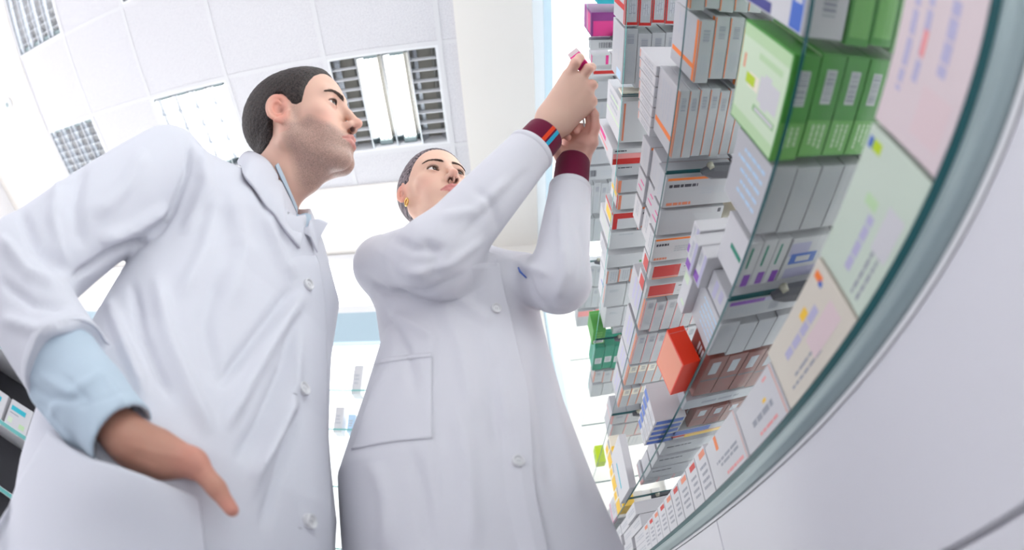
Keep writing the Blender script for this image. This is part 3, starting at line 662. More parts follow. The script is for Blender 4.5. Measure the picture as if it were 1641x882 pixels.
# ------------------------------------------------------------------ smooth solid modelling (signed distances -> mesh)
F4 = np.float32
Rn = np.array(ROT)
def proj(p):
    """world points (n,3) -> picture coordinates of this lens"""
    d = (np.asarray(p, float) - [0, 0, CH]) @ Rn.T
    d /= np.linalg.norm(d, axis=1)[:, None]
    r = 2 * FPX * np.sin(np.arccos(np.clip(-d[:, 2], -1, 1)) / 2); q = np.hypot(d[:, 0], d[:, 1]) + 1e-9
    return np.stack([820.5 + d[:, 0] / q * r, 335 - d[:, 1] / q * r], 1)
def ray(px, py):
    x, y = px - 820.5, 335 - py; r = math.hypot(x, y) + 1e-9; th = 2 * math.asin(r / (2 * FPX))
    return np.array([x / r * math.sin(th), y / r * math.sin(th), -math.cos(th)]) @ Rn
def at(px, py, d): return ray(px, py) * d + [0, 0, CH]
def W3(x, y, z): return np.array([x, y, z + CH])
def smin(a_, b_, k):
    h = np.clip(.5 + .5 * (b_ - a_) / k, 0, 1); return b_ + (a_ - b_) * h - k * h * (1 - h)
def smax(a_, b_, k): return -smin(-a_, -b_, k)
def cap(P, p0, p1, r0, r1=None, sc=None):
    if r1 is None: r1 = r0
    p0 = np.asarray(p0, F4); v = np.asarray(p1, F4) - p0; q = P - p0
    if sc is not None: sc = np.asarray(sc, F4); q = q / sc; v = v / sc
    h = np.clip(q @ v / max(float(v @ v), 1e-12), 0, 1)
    d = np.linalg.norm(q - h[:, None] * v, axis=1) - (r0 + (r1 - r0) * h)
    return d
def chain(P, pts, rads, k=.006):
    d = None
    for i in range(len(pts) - 1):
        e = cap(P, pts[i], pts[i + 1], rads[i], rads[i + 1]); d = e if d is None else smin(d, e, k)
    return d
def ell(P, c, r, R=None):
    q = P - np.asarray(c, F4)
    if R is not None: q = q @ np.asarray(R, F4)
    r = np.asarray(r, F4); k0 = np.linalg.norm(q / r, axis=1); k1 = np.linalg.norm(q / (r * r), axis=1) + 1e-9
    return k0 * (k0 - 1) / k1
def nets(fn, lo, hi, h, B=6):
    """zero surface of fn in a box, cells of size h; only blocks of B cells near the surface are evaluated"""
    lo = np.asarray(lo, float); n = np.ceil((np.asarray(hi) - lo) / (h * B)).astype(int)
    N = n * B + 1
    cc = np.stack(np.meshgrid(*[(np.arange(k) + .5) * B * h for k in n], indexing='ij'), -1).reshape(-1, 3) + lo
    dc = fn(cc.astype(F4)); act = np.abs(dc) < B * h * 1.35 + .012
    f = np.full(N, 1.0, F4)
    idx = np.argwhere(act.reshape(n))
    # inside blocks get a negative value
    ins = (dc < 0).reshape(n)
    f[:-1, :-1, :-1] = np.where(np.repeat(np.repeat(np.repeat(ins, B, 0), B, 1), B, 2), -1.0, 1.0)
    o = np.arange(B + 1); off = np.stack(np.meshgrid(o, o, o, indexing='ij'), -1).reshape(-1, 3)
    for s in range(0, len(idx), 4000):
        g = (idx[s:s + 4000, None, :] * B + off[None]).reshape(-1, 3)
        f[g[:, 0], g[:, 1], g[:, 2]] = fn((g * h + lo).astype(F4))
    f[0] = f[-1] = 1; f[:, 0] = f[:, -1] = 1; f[:, :, 0] = f[:, :, -1] = 1
    s = f < 0
    c = [s[i:N[0] - 1 + i, j:N[1] - 1 + j, k:N[2] - 1 + k] for i in (0, 1) for j in (0, 1) for k in (0, 1)]
    anyc = c[0].copy(); allc = c[0].copy()
    for q in c[1:]: anyc |= q; allc &= q
    cell = np.argwhere(anyc & ~allc); vid = np.full(N - 1, -1, np.int32); vid[cell[:, 0], cell[:, 1], cell[:, 2]] = np.arange(len(cell))
    acc = np.zeros((len(cell), 3)); cnt = np.zeros(len(cell))
    for ax in range(3):
        o1, o2 = [q for q in range(3) if q != ax]
        for u in (0, 1):
            for v in (0, 1):
                p = cell.copy(); p[:, o1] += u; p[:, o2] += v; p2 = p.copy(); p2[:, ax] += 1
                fa = f[p[:, 0], p[:, 1], p[:, 2]]; fb = f[p2[:, 0], p2[:, 1], p2[:, 2]]
                m = (fa < 0) != (fb < 0); t = np.where(m, fa / np.where(m, fa - fb, 1), 0)
                w = p.astype(float); w[:, ax] += t
                acc[m] += w[m]; cnt[m] += 1
    V = acc / cnt[:, None] * h + lo
    Fs = []
    for ax in range(3):
        o1, o2 = (ax + 1) % 3, (ax + 2) % 3
        sl = [slice(None)] * 3; sl2 = [slice(None)] * 3; sl[ax] = slice(0, -1); sl2[ax] = slice(1, None)
        d = s[tuple(sl)] != s[tuple(sl2)]; e = np.argwhere(d)
        e = e[(e[:, o1] > 0) & (e[:, o2] > 0) & (e[:, o1] < N[o1] - 1) & (e[:, o2] < N[o2] - 1)]
        q = []
        for (u, v) in ((0, 0), (-1, 0), (-1, -1), (0, -1)):
            p = e.copy(); p[:, o1] += u; p[:, o2] += v; q.append(vid[p[:, 0], p[:, 1], p[:, 2]])
        q = np.stack(q, 1); fl = ~s[e[:, 0], e[:, 1], e[:, 2]]
        q[fl] = q[fl][:, ::-1]
        Fs.append(q)
    Fq = np.concatenate(Fs)
    return V, Fq
def refine(fn, V, it=2, e=5e-4):
    """pull the vertices onto the surface"""
    for _ in range(it):
        d = fn(V.astype(F4)).astype(float)
        g = np.stack([(fn((V + o).astype(F4)) - fn((V - o).astype(F4))) / (2 * e) for o in np.eye(3) * e], 1).astype(float)
        gg = (g * g).sum(1) + 1e-6
        V = V - np.clip(d / gg, -.004, .004)[:, None] * g
    return V
def vnormals(V, Fq):
    n = np.zeros_like(V); a_, b_, c_, d_ = (V[Fq[:, i]] for i in range(4)); fnn = np.cross(c_ - a_, d_ - b_)
    for i in range(4): np.add.at(n, Fq[:, i], fnn)
    return n / (np.linalg.norm(n, axis=1)[:, None] + 1e-12)
def largest(V, Fq):
    """the biggest connected piece"""
    L = np.arange(len(V)); e = np.concatenate([Fq[:, [0, 1]], Fq[:, [1, 2]], Fq[:, [2, 3]], Fq[:, [3, 0]]])
    while True:
        m = np.minimum(L[e[:, 0]], L[e[:, 1]]); N_ = L.copy(); np.minimum.at(N_, e[:, 0], m); np.minimum.at(N_, e[:, 1], m); N_ = N_[N_]
        if (N_ == L).all(): break
        L = N_
    k = np.bincount(L).argmax(); keep = L == k; idx = np.cumsum(keep) - 1
    return V[keep], idx[Fq[keep[Fq[:, 0]]]]
def smooth_v(V, Fq, it=1, lam=.5):
    for _ in range(it):
        s = np.zeros_like(V); c = np.zeros(len(V))
        for i in range(4):
            for j in ((i + 1) % 4,):
                np.add.at(s, Fq[:, i], V[Fq[:, j]]); np.add.at(s, Fq[:, j], V[Fq[:, i]]); np.add.at(c, Fq[:, i], 1); np.add.at(c, Fq[:, j], 1)
        V = V + lam * (s / c[:, None] - V)
    return V
def mesh(name, V, Fq, m, parent=None, cols=None, masks=None, mi=None):
    me = bpy.data.meshes.new(name); me.vertices.add(len(V)); me.vertices.foreach_set('co', np.asarray(V, F4).ravel())
    Fq = np.asarray(Fq, np.int32); k = Fq.shape[1]
    me.loops.add(Fq.size); me.loops.foreach_set('vertex_index', Fq.ravel())
    me.polygons.add(len(Fq)); me.polygons.foreach_set('loop_start', np.arange(len(Fq), dtype=np.int32) * k); me.polygons.foreach_set('loop_total', np.full(len(Fq), k, np.int32))
    for q in (m if isinstance(m, (list, tuple)) else [m]): me.materials.append(q)
    me.polygons.foreach_set('use_smooth', np.ones(len(Fq), bool))
    if mi is not None: me.polygons.foreach_set('material_index', np.asarray(mi, np.int32))
    if cols is not None:
        at_ = me.color_attributes.new('Col', 'FLOAT_COLOR', 'POINT'); c4 = np.ones((len(V), 4), F4); c4[:, :3] = cols; at_.data.foreach_set('color', c4.ravel())
    if masks is not None:
        at_ = me.attributes.new('Mask', 'FLOAT', 'POINT'); at_.data.foreach_set('value', np.asarray(masks, F4))
    me.update(calc_edges=True); me.validate()
    o = bpy.data.objects.new(name, me); C.objects.link(o)
    if parent is not None: o.parent = parent
    return o
def poly_dist(U, pts):
    """distance of picture points to a polyline"""
    best = np.full(len(U), 1e9); side = np.zeros(len(U))
    for i in range(len(pts) - 1):
        p0 = np.array(pts[i], float); v = np.array(pts[i + 1], float) - p0; q = U - p0
        h = np.clip(q @ v / (v @ v), 0, 1); w = q - h[:, None] * v; d = np.hypot(w[:, 0], w[:, 1])
        m = d < best; best = np.where(m, d, best); side = np.where(m, np.sign(v[0] * q[:, 1] - v[1] * q[:, 0]), side)
    return best, side
def taper(U, pts):
    """0..1 running position along the polyline's chord"""
    p0 = np.array(pts[0], float); v = np.array(pts[-1], float) - p0
    return (U - p0) @ v / (v @ v)
def fold(V, Fq, folds, steps=()):
    """folds and seams of the cloth: raise or sink the cloth along lines on its near side"""
    n = vnormals(V, Fq); U = proj(V); view = np.array([0, 0, CH]) - V; view /= np.linalg.norm(view, axis=1)[:, None]
    fac = np.clip((n * view).sum(1) * 2.2, 0, 1); H = np.zeros(len(V))
    for pts, w, h in folds:
        d, _ = poly_dist(U, pts); t = np.clip(taper(U, pts), 0, 1); e = np.clip(4 * t * (1 - t) * 1.6 + .12, 0, 1)
        H += h * .001 * np.exp(-(d / w) ** 2) * e
    for pts, w, h in steps:                       # an overlapping edge: one side lies higher
        d, s_ = poly_dist(U, pts); t = taper(U, pts); e = ((t > -.02) & (t < 1.02)).astype(float)
        H += h * .001 * e * np.where(s_ > 0, np.exp(-(d / w)), -0.25 * np.exp(-(d / 3.0) ** 2))
    return V + n * (H * fac)[:, None]
from mathutils.bvhtree import BVHTree
def bvh(V, Fq): return BVHTree.FromPolygons([tuple(v) for v in V.tolist()], Fq.tolist())
def hit(b_, px, py, dflt=None):
    r = ray(px, py); l, n, i, d = b_.ray_cast(Vector((0, 0, CH)), Vector(r))
    if l is None: return (dflt, None)
    return np.array(l), np.array(n)

# ---- people: materials
def skin_mat(name, stub=(.20, .135, .12)):
    m = mat(name, (.8, .5, .4), .42, .35, sss=.12); b = m.node_tree.nodes['Principled BSDF']
    a_ = nd(m, 'ShaderNodeAttribute'); a_.attribute_name = 'Col'; k = nd(m, 'ShaderNodeAttribute'); k.attribute_name = 'Mask'
    t = nd(m, 'ShaderNodeTexCoord'); n = nd(m, 'ShaderNodeTexNoise'); n.inputs['Scale'].default_value = 950; n.inputs['Detail'].default_value = 3
    lk(m, t.outputs['Object'], n.inputs['Vector'])
    mp = nd(m, 'ShaderNodeMapRange'); mp.inputs[1].default_value = .44; mp.inputs[2].default_value = .56; mp.inputs[3].default_value = .22; mp.inputs[4].default_value = 1.0
    lk(m, n.outputs[0], mp.inputs[0]); mu = nd(m, 'ShaderNodeMath'); mu.operation = 'MULTIPLY'; lk(m, mp.outputs[0], mu.inputs[0]); lk(m, k.outputs['Fac'], mu.inputs[1])
    mx = nd(m, 'ShaderNodeMixRGB'); lk(m, mu.outputs[0], mx.inputs[0]); lk(m, a_.outputs['Color'], mx.inputs[1]); mx.inputs[2].default_value = (*stub, 1)
    lk(m, mx.outputs[0], b.inputs['Base Color'])
    bp = nd(m, 'ShaderNodeBump'); bp.inputs['Strength'].default_value = .12; bp.inputs['Distance'].default_value = .001; lk(m, n.outputs[0], bp.inputs['Height']); lk(m, bp.outputs[0], b.inputs['Normal'])
    return m
M['skin_m'] = skin_mat('skin_man'); M['skin_w'] = skin_mat('skin_woman')
def hair_mat(name, c0, c1, sc, stretch=(1, 1, 1)):
    m = mat(name, c0, .55, .35); b = m.node_tree.nodes['Principled BSDF']
    t = nd(m, 'ShaderNodeTexCoord'); mp = nd(m, 'ShaderNodeMapping'); mp.inputs['Scale'].default_value = stretch
    n = nd(m, 'ShaderNodeTexNoise'); n.inputs['Scale'].default_value = sc; n.inputs['Detail'].default_value = 4
    lk(m, t.outputs['Object'], mp.inputs[0]); lk(m, mp.outputs[0], n.inputs['Vector'])
    r = nd(m, 'ShaderNodeValToRGB'); r.color_ramp.elements[0].position = .38; r.color_ramp.elements[1].position = .66
    r.color_ramp.elements[0].color = (*c0, 1); r.color_ramp.elements[1].color = (*c1, 1); lk(m, n.outputs[0], r.inputs[0]); lk(m, r.outputs[0], b.inputs['Base Color'])
    bp = nd(m, 'ShaderNodeBump'); bp.inputs['Strength'].default_value = .8; bp.inputs['Distance'].default_value = .0025; lk(m, n.outputs[0], bp.inputs['Height']); lk(m, bp.outputs[0], b.inputs['Normal'])
    return m
M['hair_m'] = hair_mat('short_dark_hair', (.007, .005, .005), (.062, .042, .038), 500, (1, .6, .6))
M['hair_w'] = hair_mat('slicked_dark_hair', (.035, .026, .033), (.30, .235, .26), 260, (1, .1, 1))  # pale lavender highlights painted into the hair colour
M['brow'] = mat('brow_hair', (.075, .048, .038), .7)
M['eye'] = mat('eye_white', (.80, .76, .75), .12, .6); M['iris'] = mat('iris_brown', (.045, .022, .012), .2, .2); M['pupil'] = mat('pupil_black', (.004, .004, .004), .05, .8)
def cloth(name, c, bump=.25, sc=900):
    m = mat(name, c, .85, .15, sheen=.15); add_bump(m, sc, bump, .0006, 2); return m
M['coat_m'] = cloth('coat_cotton', (.66, .665, .73)); M['coat_w'] = cloth('coat_polyester', (.66, .655, .71)); M['shirt'] = cloth('pale_blue_shirt', (.50, .60, .70), .3)
M['maroon'] = cloth('maroon_knit', (.135, .003, .032), .25, 900); M['k_orange'] = cloth('orange_stripe', (.75, .06, .015)); M['k_blue'] = cloth('turquoise_stripe', (.02, .38, .58))
M['button'] = mat('button_plastic', (.72, .72, .74), .25, .5); M['thread'] = mat('grey_thread', (.30, .30, .34), .8); M['seam'] = mat('seam_stitching', (.52, .52, .57), .8); M['gold'] = mat('gold', (.75, .48, .15), .2, .5, 1.0)
M['trouser'] = cloth('dark_trousers', (.06, .065, .09)); M['shoe'] = mat('black_leather', (.02, .02, .022), .3, .5)

# ---- a head in its own frame: x to the person's right, y forward, z up, origin between the ears
def head_sdf(P, male, neck):
    Q = P.copy(); Q[:, 0] = np.abs(Q[:, 0])
    wj = 1.0 if male else .90
    d = ell(Q, (0, -.020, .033), (.075, .090, .083))
    d = smin(d, ell(Q, (0, .028, .032), (.062, .060, .068)), .03)
    d = smin(d, ell(Q, (0, .034, -.028), (.056 * wj, .050, .058)), .02)
    d = smin(d, ell(Q, (0, .036, -.070), (.044 * wj, .044, .034)), .02)
    # jaw line and chin
    d = smin(d, cap(Q, (.053 * wj, -.004, -.045), (.020, .066, -.092), .017, .014), .026)
    d = smin(d, cap(Q, (.054 * wj, -.004, -.045), (.060, -.002, .0), .014, .012), .018)
    d = smin(d, ell(Q, (.007 if male else 0, .073, -.093), (.017 if male else .013, .017, .016)), .014)
    # cheek bones, brow ridge, cheeks
    d = smin(d, ell(Q, (.043, .049, -.012), (.019, .020, .015)), .022)
    d = smin(d, cap(Q, (.006, .080, .028), (.042, .064, .030), .010 if male else .007, .009), .014)
    d = smin(d, ell(Q, (.028, .058, -.046), (.022, .020, .024)), .020)
    # eye sockets
    d = smax(d, -ell(Q, (.030, .098, .006), (.019, .021, .0125)), .013)
    # lids around the eyeball
    lid = ell(Q, (.031, .0665, .006), (.0165, .0158, .0140)); d = smin(d, lid, .004)
    # nose
    d = smin(d, chain(Q, [(0, .083, .020), (0, .0945, -.004), (0, .1045, -.024)], [.0072, .0074, .0086], .004), .010)
    d = smin(d, ell(Q, (0, .1080, -.0285), (.0090, .0095, .0085)), .005)
    d = smin(d, ell(Q, (.0118, .0935, -.0325), (.0062, .0100, .0072)), .009)
    d = smin(d, cap(Q, (0, .098, -.036), (0, .100, -.040), .0045), .004)
    d = smax(d, -ell(Q, (.0064, .1000, -.0415), (.0032, .0056, .0048)), .002)
    # mouth: muzzle, lips and the line between them
    d = smin(d, ell(Q, (0, .076, -.062), (.026, .020, .020)), .014)
    L = -.0615
    up = chain(Q, [(0, .0945, L + .0050), (.0050, .0945, L + .0062), (.015, .0895, L + .0040), (.0235, .0815, L + .0002)], [.0050, .0052, .0042, .0022], .003)
    lo_ = chain(Q, [(0, .0935, L - .0058), (.010, .0915, L - .0050), (.0215, .0825, L - .0012)], [.0056, .0052, .0026], .003)
    if not male: up -= .0004; lo_ -= .0002
    d = smin(d, smin(up, lo_, .0015), .004)
    d = smax(d, -cap(Q, (0, .1035, L), (.013, .0985, L + .0004), .0016, .0012), .002)
    d = smax(d, -cap(Q, (.013, .0985, L + .0004), (.026, .0855, L - .0006), .0012, .0012), .002)
    d = smax(d, -ell(Q, (0, .1020, -.0790), (.014, .0075, .0050)), .008)
    # almond opening of the eye
    ex = (Q[:, 0] - .0310) / .0140; ez = (Q[:, 2] - (.0055 + .0010 * ex))
    al = np.where(ez > 0, .0056 if male else .0066, .0038 if male else .0044) * np.sqrt(np.clip(1 - ex * ex, 0, 1)); cut = np.maximum(np.abs(ez) - al, (np.abs(ex) - 1) * .014)
    cut = np.maximum(cut, .070 - Q[:, 1]); cut = np.maximum(cut, Q[:, 1] - .12)
    d = smax(d, -cut, .0015)
    # ear
    a_ = math.radians(16); ca, sa = math.cos(a_), math.sin(a_)
    E_ = Q - np.array((.0745, -.012, .000), F4); X = E_[:, 0] * ca + E_[:, 1] * sa * 1.4; Y = -E_[:, 0] * sa + E_[:, 1]; Z = E_[:, 2] - Y * .25
    es = 1.0 if male else 1.28
    ph = math.radians(21 if male else 12); X = X * es; Y, Z = (Y * math.cos(ph) + Z * math.sin(ph)) * es, (-Y * math.sin(ph) + Z * math.cos(ph)) * es
    wy = .0200 - .0060 * np.clip(-Z / .03, 0, 1)
    rr = np.sqrt((Y / wy) ** 2 + (Z / .0315) ** 2)
    rim = np.sqrt(((rr - .86) * .017) ** 2 + (X - .0045) ** 2) - np.where(Z < -.017, .0044, .0031)
    ant = np.sqrt(((np.sqrt(((Y + .001) / .0105) ** 2 + ((Z - .002) / .018) ** 2) - .9) * .011) ** 2 + (X - .0032) ** 2) - .0026
    plate = np.maximum((rr - .86) * .016, np.abs(X + .0005) - .0020)
    ear = smin(smin(rim, plate, .003), np.where((Y < .009), ant, 1), .003)
    ear = smin(ear, ell(np.stack([X, Y, Z], 1), (.002, .0125, -.003), (.0040, .0042, .0050)), .003)
    ear = smax(ear, -ell(np.stack([X, Y, Z], 1), (.0040, .0045, -.004), (.0110, .0058, .0092)), .002)
    d = smin(d, ear, .004)
    # neck
    (n0, n1, r0, r1) = neck
    nk = cap(P, n0, n1, r0, r1); d = smin(d, nk, .018)
    d = smin(d, cap(P, (0, .018, -.078), (0, .000, -.10), .030), .03)
    return d
HM = ((-.12, .62), (0, 0))
def hairline(y, male):
    if male: return np.interp(y, [-.13, -.10, -.065, -.035, -.020, .004, .014, .030, .040, .052, .066, .095], [-.072, -.070, -.062, -.035, .012, .018, .000, .004, .034, .058, .076, .094])
    return np.interp(y, [-.13, -.085, -.055, -.030, -.012, .004, .020, .036, .050, .062, .076, .095], [-.080, -.075, -.058, -.030, .018, .006, .012, .026, .044, .062, .080, .092])
def skull(P, male):
    Q = P.copy(); Q[:, 0] = np.abs(Q[:, 0])
    d = ell(Q, (0, -.020, .033), (.075, .090, .083)); d = smin(d, ell(Q, (0, .028, .032), (.062, .060, .068)), .03)
    d = smin(d, cap(P, (0, -.020, -.045), (0, -.050, -.12), .056 if male else .046), .018)
    return d
def make_head(name, root, male, pos, Rm, scale, neck, gaze, skin):
    mw = Matrix.Translation(pos) @ (Matrix(Rm.tolist()).to_4x4()) @ Matrix.Scale(scale, 4)
    MW = np.array(mw)
    tw = lambda V: V @ MW[:3, :3].T + MW[:3, 3]
    fn = lambda P: head_sdf(P, male, neck)
    n1 = np.array(neck[1]); lo = np.minimum((-.10, -.13, -.13), n1 - neck[3] - .01); hi = np.maximum((.10, .135, .135), n1 + neck[3] + .01)
    V, Fq = nets(fn, lo, hi, .0019); V = refine(fn, V, 2)
    x = np.abs(V[:, 0]); y, z = V[:, 1], V[:, 2]
    base = np.array((.74, .46, .36) if male else (.80, .52, .40))
    col = np.tile(base, (len(V), 1))
    def mixc(c, w): nonlocal col; col = col * (1 - w[:, None]) + np.array(c) * w[:, None]
    g = lambda cx, cy, cz, r: np.exp(-((x - cx) ** 2 + (y - cy) ** 2 + (z - cz) ** 2) / r ** 2)
    mixc((.78, .36, .28) if male else (.84, .44, .36), .5 * g(.045, .06, -.03, .022)); mixc((.75, .33, .26), .55 * g(0, .112, -.03, .013))
    mixc((.78, .28, .21), .7 * np.clip(1 - np.abs(x - .08) / .012, 0, 1) * (y < .02) * (np.abs(z) < .045))
    mixc((.36, .13, .10), .75 * np.exp(-(((y - (-.006)) / .006) ** 2 + ((z + .004) / .009) ** 2)) * (x > .068) * (x < .0775))  # ear hollow painted darker, its shade put into the skin colour
    # lips
    L = -.0615
    dl = np.minimum(cap(V.astype(F4) * np.array((1, 1, 1), F4), (-.020, .089, L + .002), (.020, .089, L + .002), .0), 1)
    Va = np.stack([x, y, z], 1).astype(F4)
    ul = chain(Va, [(0, .0975, L + .0045), (.0055, .0975, L + .0060), (.015, .0915, L + .0035), (.0245, .083, L)], [.0048, .0052, .0045, .0034], .002)
    ll = chain(Va, [(0, .0965, L - .0055), (.010, .094, L - .0048), (.0235, .083, L - .001)], [.0060, .0056, .0036], .002)
    w = np.clip(-(np.minimum(ul, ll) - .0010) / .0016, 0, 1) * (y > .075)
    mixc((.52, .19, .17) if male else (.62, .20, .20), w * .85)
    # lid shading and dark nostril hollows painted into the skin colour; inner eye rims
    if not male: mixc((.42, .26, .25), .45 * np.clip(1 - np.abs(z - .0135) / .006, 0, 1) * np.clip(1 - np.abs(x - .031) / .018, 0, 1) * (y > .06))
    mixc((.50, .22, .18), .5 * g(.031, .078, .004, .010))
    mixc((.09, .03, .025), np.clip(1.9 - np.sqrt(((x - .0066) / .0040) ** 2 + ((z + .0405) / .0045) ** 2 + ((y - .0985) / .0068) ** 2), 0, 1) * (z < -.036))
    bz = .0222 + (.0065 if male else .0078) * np.sin(np.minimum(np.clip((x - .010) / .040, 0, 1) * 1.25, 1.2) * 1.5)
    mixc((.16, .10, .08), (.35 if male else .4) * np.clip(1.2 - np.abs(z - bz) / (.0042 if male else .0026), 0, 1) * (x > .009) * (x < .048) * (y > .04))
    mask = np.zeros(len(V))
    if male:
        jaw = np.clip((-.018 - z - np.clip(y - .04, 0, 1) * .55) / .014, 0, 1) * np.clip((y + .012) / .02, 0, 1) * np.clip((z + .142) / .02, 0, 1)
        mous = np.clip(1 - np.abs(z + .050) / .008, 0, 1) * (x < .024) * (y > .085)
        side = np.clip(1 - np.abs(y - .016) / .014, 0, 1) * np.clip((.02 - z) / .02, 0, 1) * (z > -.05) * (x > .04)
        mask = np.clip(np.maximum(np.maximum(jaw, .7 * mous), .6 * side), 0, 1) * (1 - w) * .72
        mixc((.50, .33, .28), mask * .62)
    # soft scalp shadow-free transition at the hair line
    head = (tw(V), Fq, col, mask)
    # hair
    def hf(P):
        s = skull(P, male); zl = hairline(P[:, 1], male); t = np.clip((P[:, 2] - zl) / (.022 if male else .010), 0, 1)
        th = (.0085 if male else .0050) * np.sqrt(t) - .0022
        n_ = (np.sin(P[:, 0] * 410) * np.sin(P[:, 1] * 380 + 1) * np.sin(P[:, 2] * 430)) * (.0007 if male else 0)
        if not male: n_ = .0004 * np.sin(np.arctan2(P[:, 2] + .03, np.abs(P[:, 0]) + .01) * 75 + P[:, 1] * 40)
        d = s - th - n_
        ear = ell(np.stack([np.abs(P[:, 0]), P[:, 1], P[:, 2]], 1), (.082, -.010, .002), (.016, .020, .032))
        d = np.maximum(d, zl - .004 - P[:, 2]); d = smax(d, -ear, .004)
        if not male:
            bun = ell(P, (0.010, -.088, -.050), (.040, .030, .036)) + .0022 * np.sin(P[:, 0] * 260) * np.sin(P[:, 1] * 300 + P[:, 2] * 260)
            d = smin(d, bun, .008)
        return d
    Vh, Fh = nets(hf, (-.10, -.135, -.10), (.10, .12, .145), .0022); Vh = refine(hf, Vh, 1)
    hair = mesh('hair', tw(Vh), Fh, M['hair_m'] if male else M['hair_w'], root)
    # eyes
    ga = np.array(gaze) / np.linalg.norm(gaze)
    for sx, nm in ((1, 'eye'), (-1, 'eye')):
        c = np.array((sx * .0310, .0672, .0055)); rad = .0130
        u_ = np.cross(ga, (0, 0, 1)); u_ /= np.linalg.norm(u_); v_ = np.cross(u_, ga)
        nv, nf, nm_ = [], [], []
        A = [0, .20, .24, .50, .55, .60, .8, 1.2, 1.7, 2.3, 3.14159]; S_ = 28
        for a1 in A:
            bulge = 1.0 + (.035 if a1 < .45 else 0)
            for k in range(S_):
                b1 = 2 * math.pi * k / S_; nv.append(c + rad * bulge * (ga * math.cos(a1) + (u_ * math.cos(b1) + v_ * math.sin(b1)) * math.sin(a1)))
        for i in range(len(A) - 1):
            for k in range(S_):
                k2 = (k + 1) % S_; nf.append((i * S_ + k, i * S_ + k2, (i + 1) * S_ + k2, (i + 1) * S_ + k)); nm_.append(2 if A[i + 1] <= .25 else (1 if A[i + 1] <= .56 else 0))
        mesh(nm, tw(np.array(nv)), np.array(nf), [M['eye'], M['iris'], M['pupil']], root, mi=nm_)
    # brows and lashes: single hairs
    B = bvh(V, Fq); Rr = random.Random(5)
    def on(xx, zz):
        l, n, i, dd = B.ray_cast(Vector((xx, .2, zz)), Vector((0, -1, 0))); return (np.array(l), np.array(n)) if l else (None, None)
    for sx in (1, -1):
        g_ = MB()
        for q in range(300 if male else 200):
            t = Rr.random(); xx = .010 + .040 * t; zz = .0222 + (.0065 if male else .0078) * math.sin(min(t * 1.25, 1.2) * 1.5) + Rr.uniform(-1, 1) * (.0036 if male else .0022) * (1 - .6 * t) - (.004 * max(0, t - .7) / .3)
            p, n = on(sx * xx, zz)
            if p is None: continue
            L_ = Rr.uniform(.005, .008); d_ = np.array((sx * (.75 + .2 * t), 0, .55 - .9 * t)); d_ -= n * d_.dot(n); d_ /= np.linalg.norm(d_)
            g_.tube([tw(p - n * .0002), tw(p + n * .0012 + d_ * L_ * .5), tw(p + n * .0008 + d_ * L_)], [.00036 * scale, .00034 * scale, .00012], M['brow'], 4, False)
        g_.build('eyebrow', root)
        g_ = MB()
        for q in range(34):
            t = q / 33.; ex = -1 + 2 * t; xx = .0310 + .0140 * ex; zz = .0055 + .0010 * ex + (.0056 if male else .0066) * math.sqrt(max(0, 1 - ex * ex)) + .0004
            yy = .0672 + math.sqrt(max(.0146 ** 2 - (xx - .031) ** 2 - (zz - .0055) ** 2, 0)); p = np.array((sx * xx, yy, zz)); L_ = .0030 if male else .0042
            g_.tube([tw(p), tw(p + np.array((sx * .3 * ex * L_, L_ * .8, L_ * .1))), tw(p + np.array((sx * .45 * ex * L_, L_ * 1.0, L_ * .8)))], [.0005, .00035, .0001], M['brow'], 4, False)
        ln = [(sx * (.0310 + .0142 * e), .0668 + math.sqrt(max(.0146 ** 2 - (.0142 * e) ** 2 * .9 - (.0056 * math.sqrt(max(0, 1 - e * e))) ** 2, 1e-8)), .0055 + .0010 * e + (.0057 if male else .0067) * math.sqrt(max(0, 1 - e * e))) for e in np.linspace(-1, 1, 17)]
        g_.tube([tuple(p) for p in tw(np.array(ln))], (.0004 if male else .0007) * scale, M['brow'], 6)
        g_.build('eyelashes', root)
    return head, tw, B

def join_parts(parts):
    V, Fq, Cc, Mk, n = [], [], [], [], 0
    for v, f, c, k in parts:
        V.append(v); Fq.append(np.asarray(f) + n); n += len(v)
        Cc.append(np.tile(c, (len(v), 1)) if np.ndim(c) == 1 else c); Mk.append(np.full(len(v), k) if np.ndim(k) == 0 else k)
    return np.concatenate(V), np.concatenate(Fq), np.concatenate(Cc), np.concatenate(Mk)
def new_person(label):
    o = bpy.data.objects.new('person', bpy.data.meshes.new('person')); C.objects.link(o); tag(o, label, 'person'); return o
def fill_person(o, parts, skin):
    t = mesh('body', *join_parts(parts)[:2], skin, None, *join_parts(parts)[2:]); me = t.data; bpy.data.objects.remove(t); o.data = me; me.name = 'person'
SK = {}
def hand_cols(V, base, tips, nails=()):
    c = np.tile(np.array(base), (len(V), 1))
    for t, r in tips:
        w = np.exp(-((V - np.array(t)) ** 2).sum(1) / r ** 2)[:, None] * .55; c = c * (1 - w) + np.array((.80, .32, .26)) * w
    return c
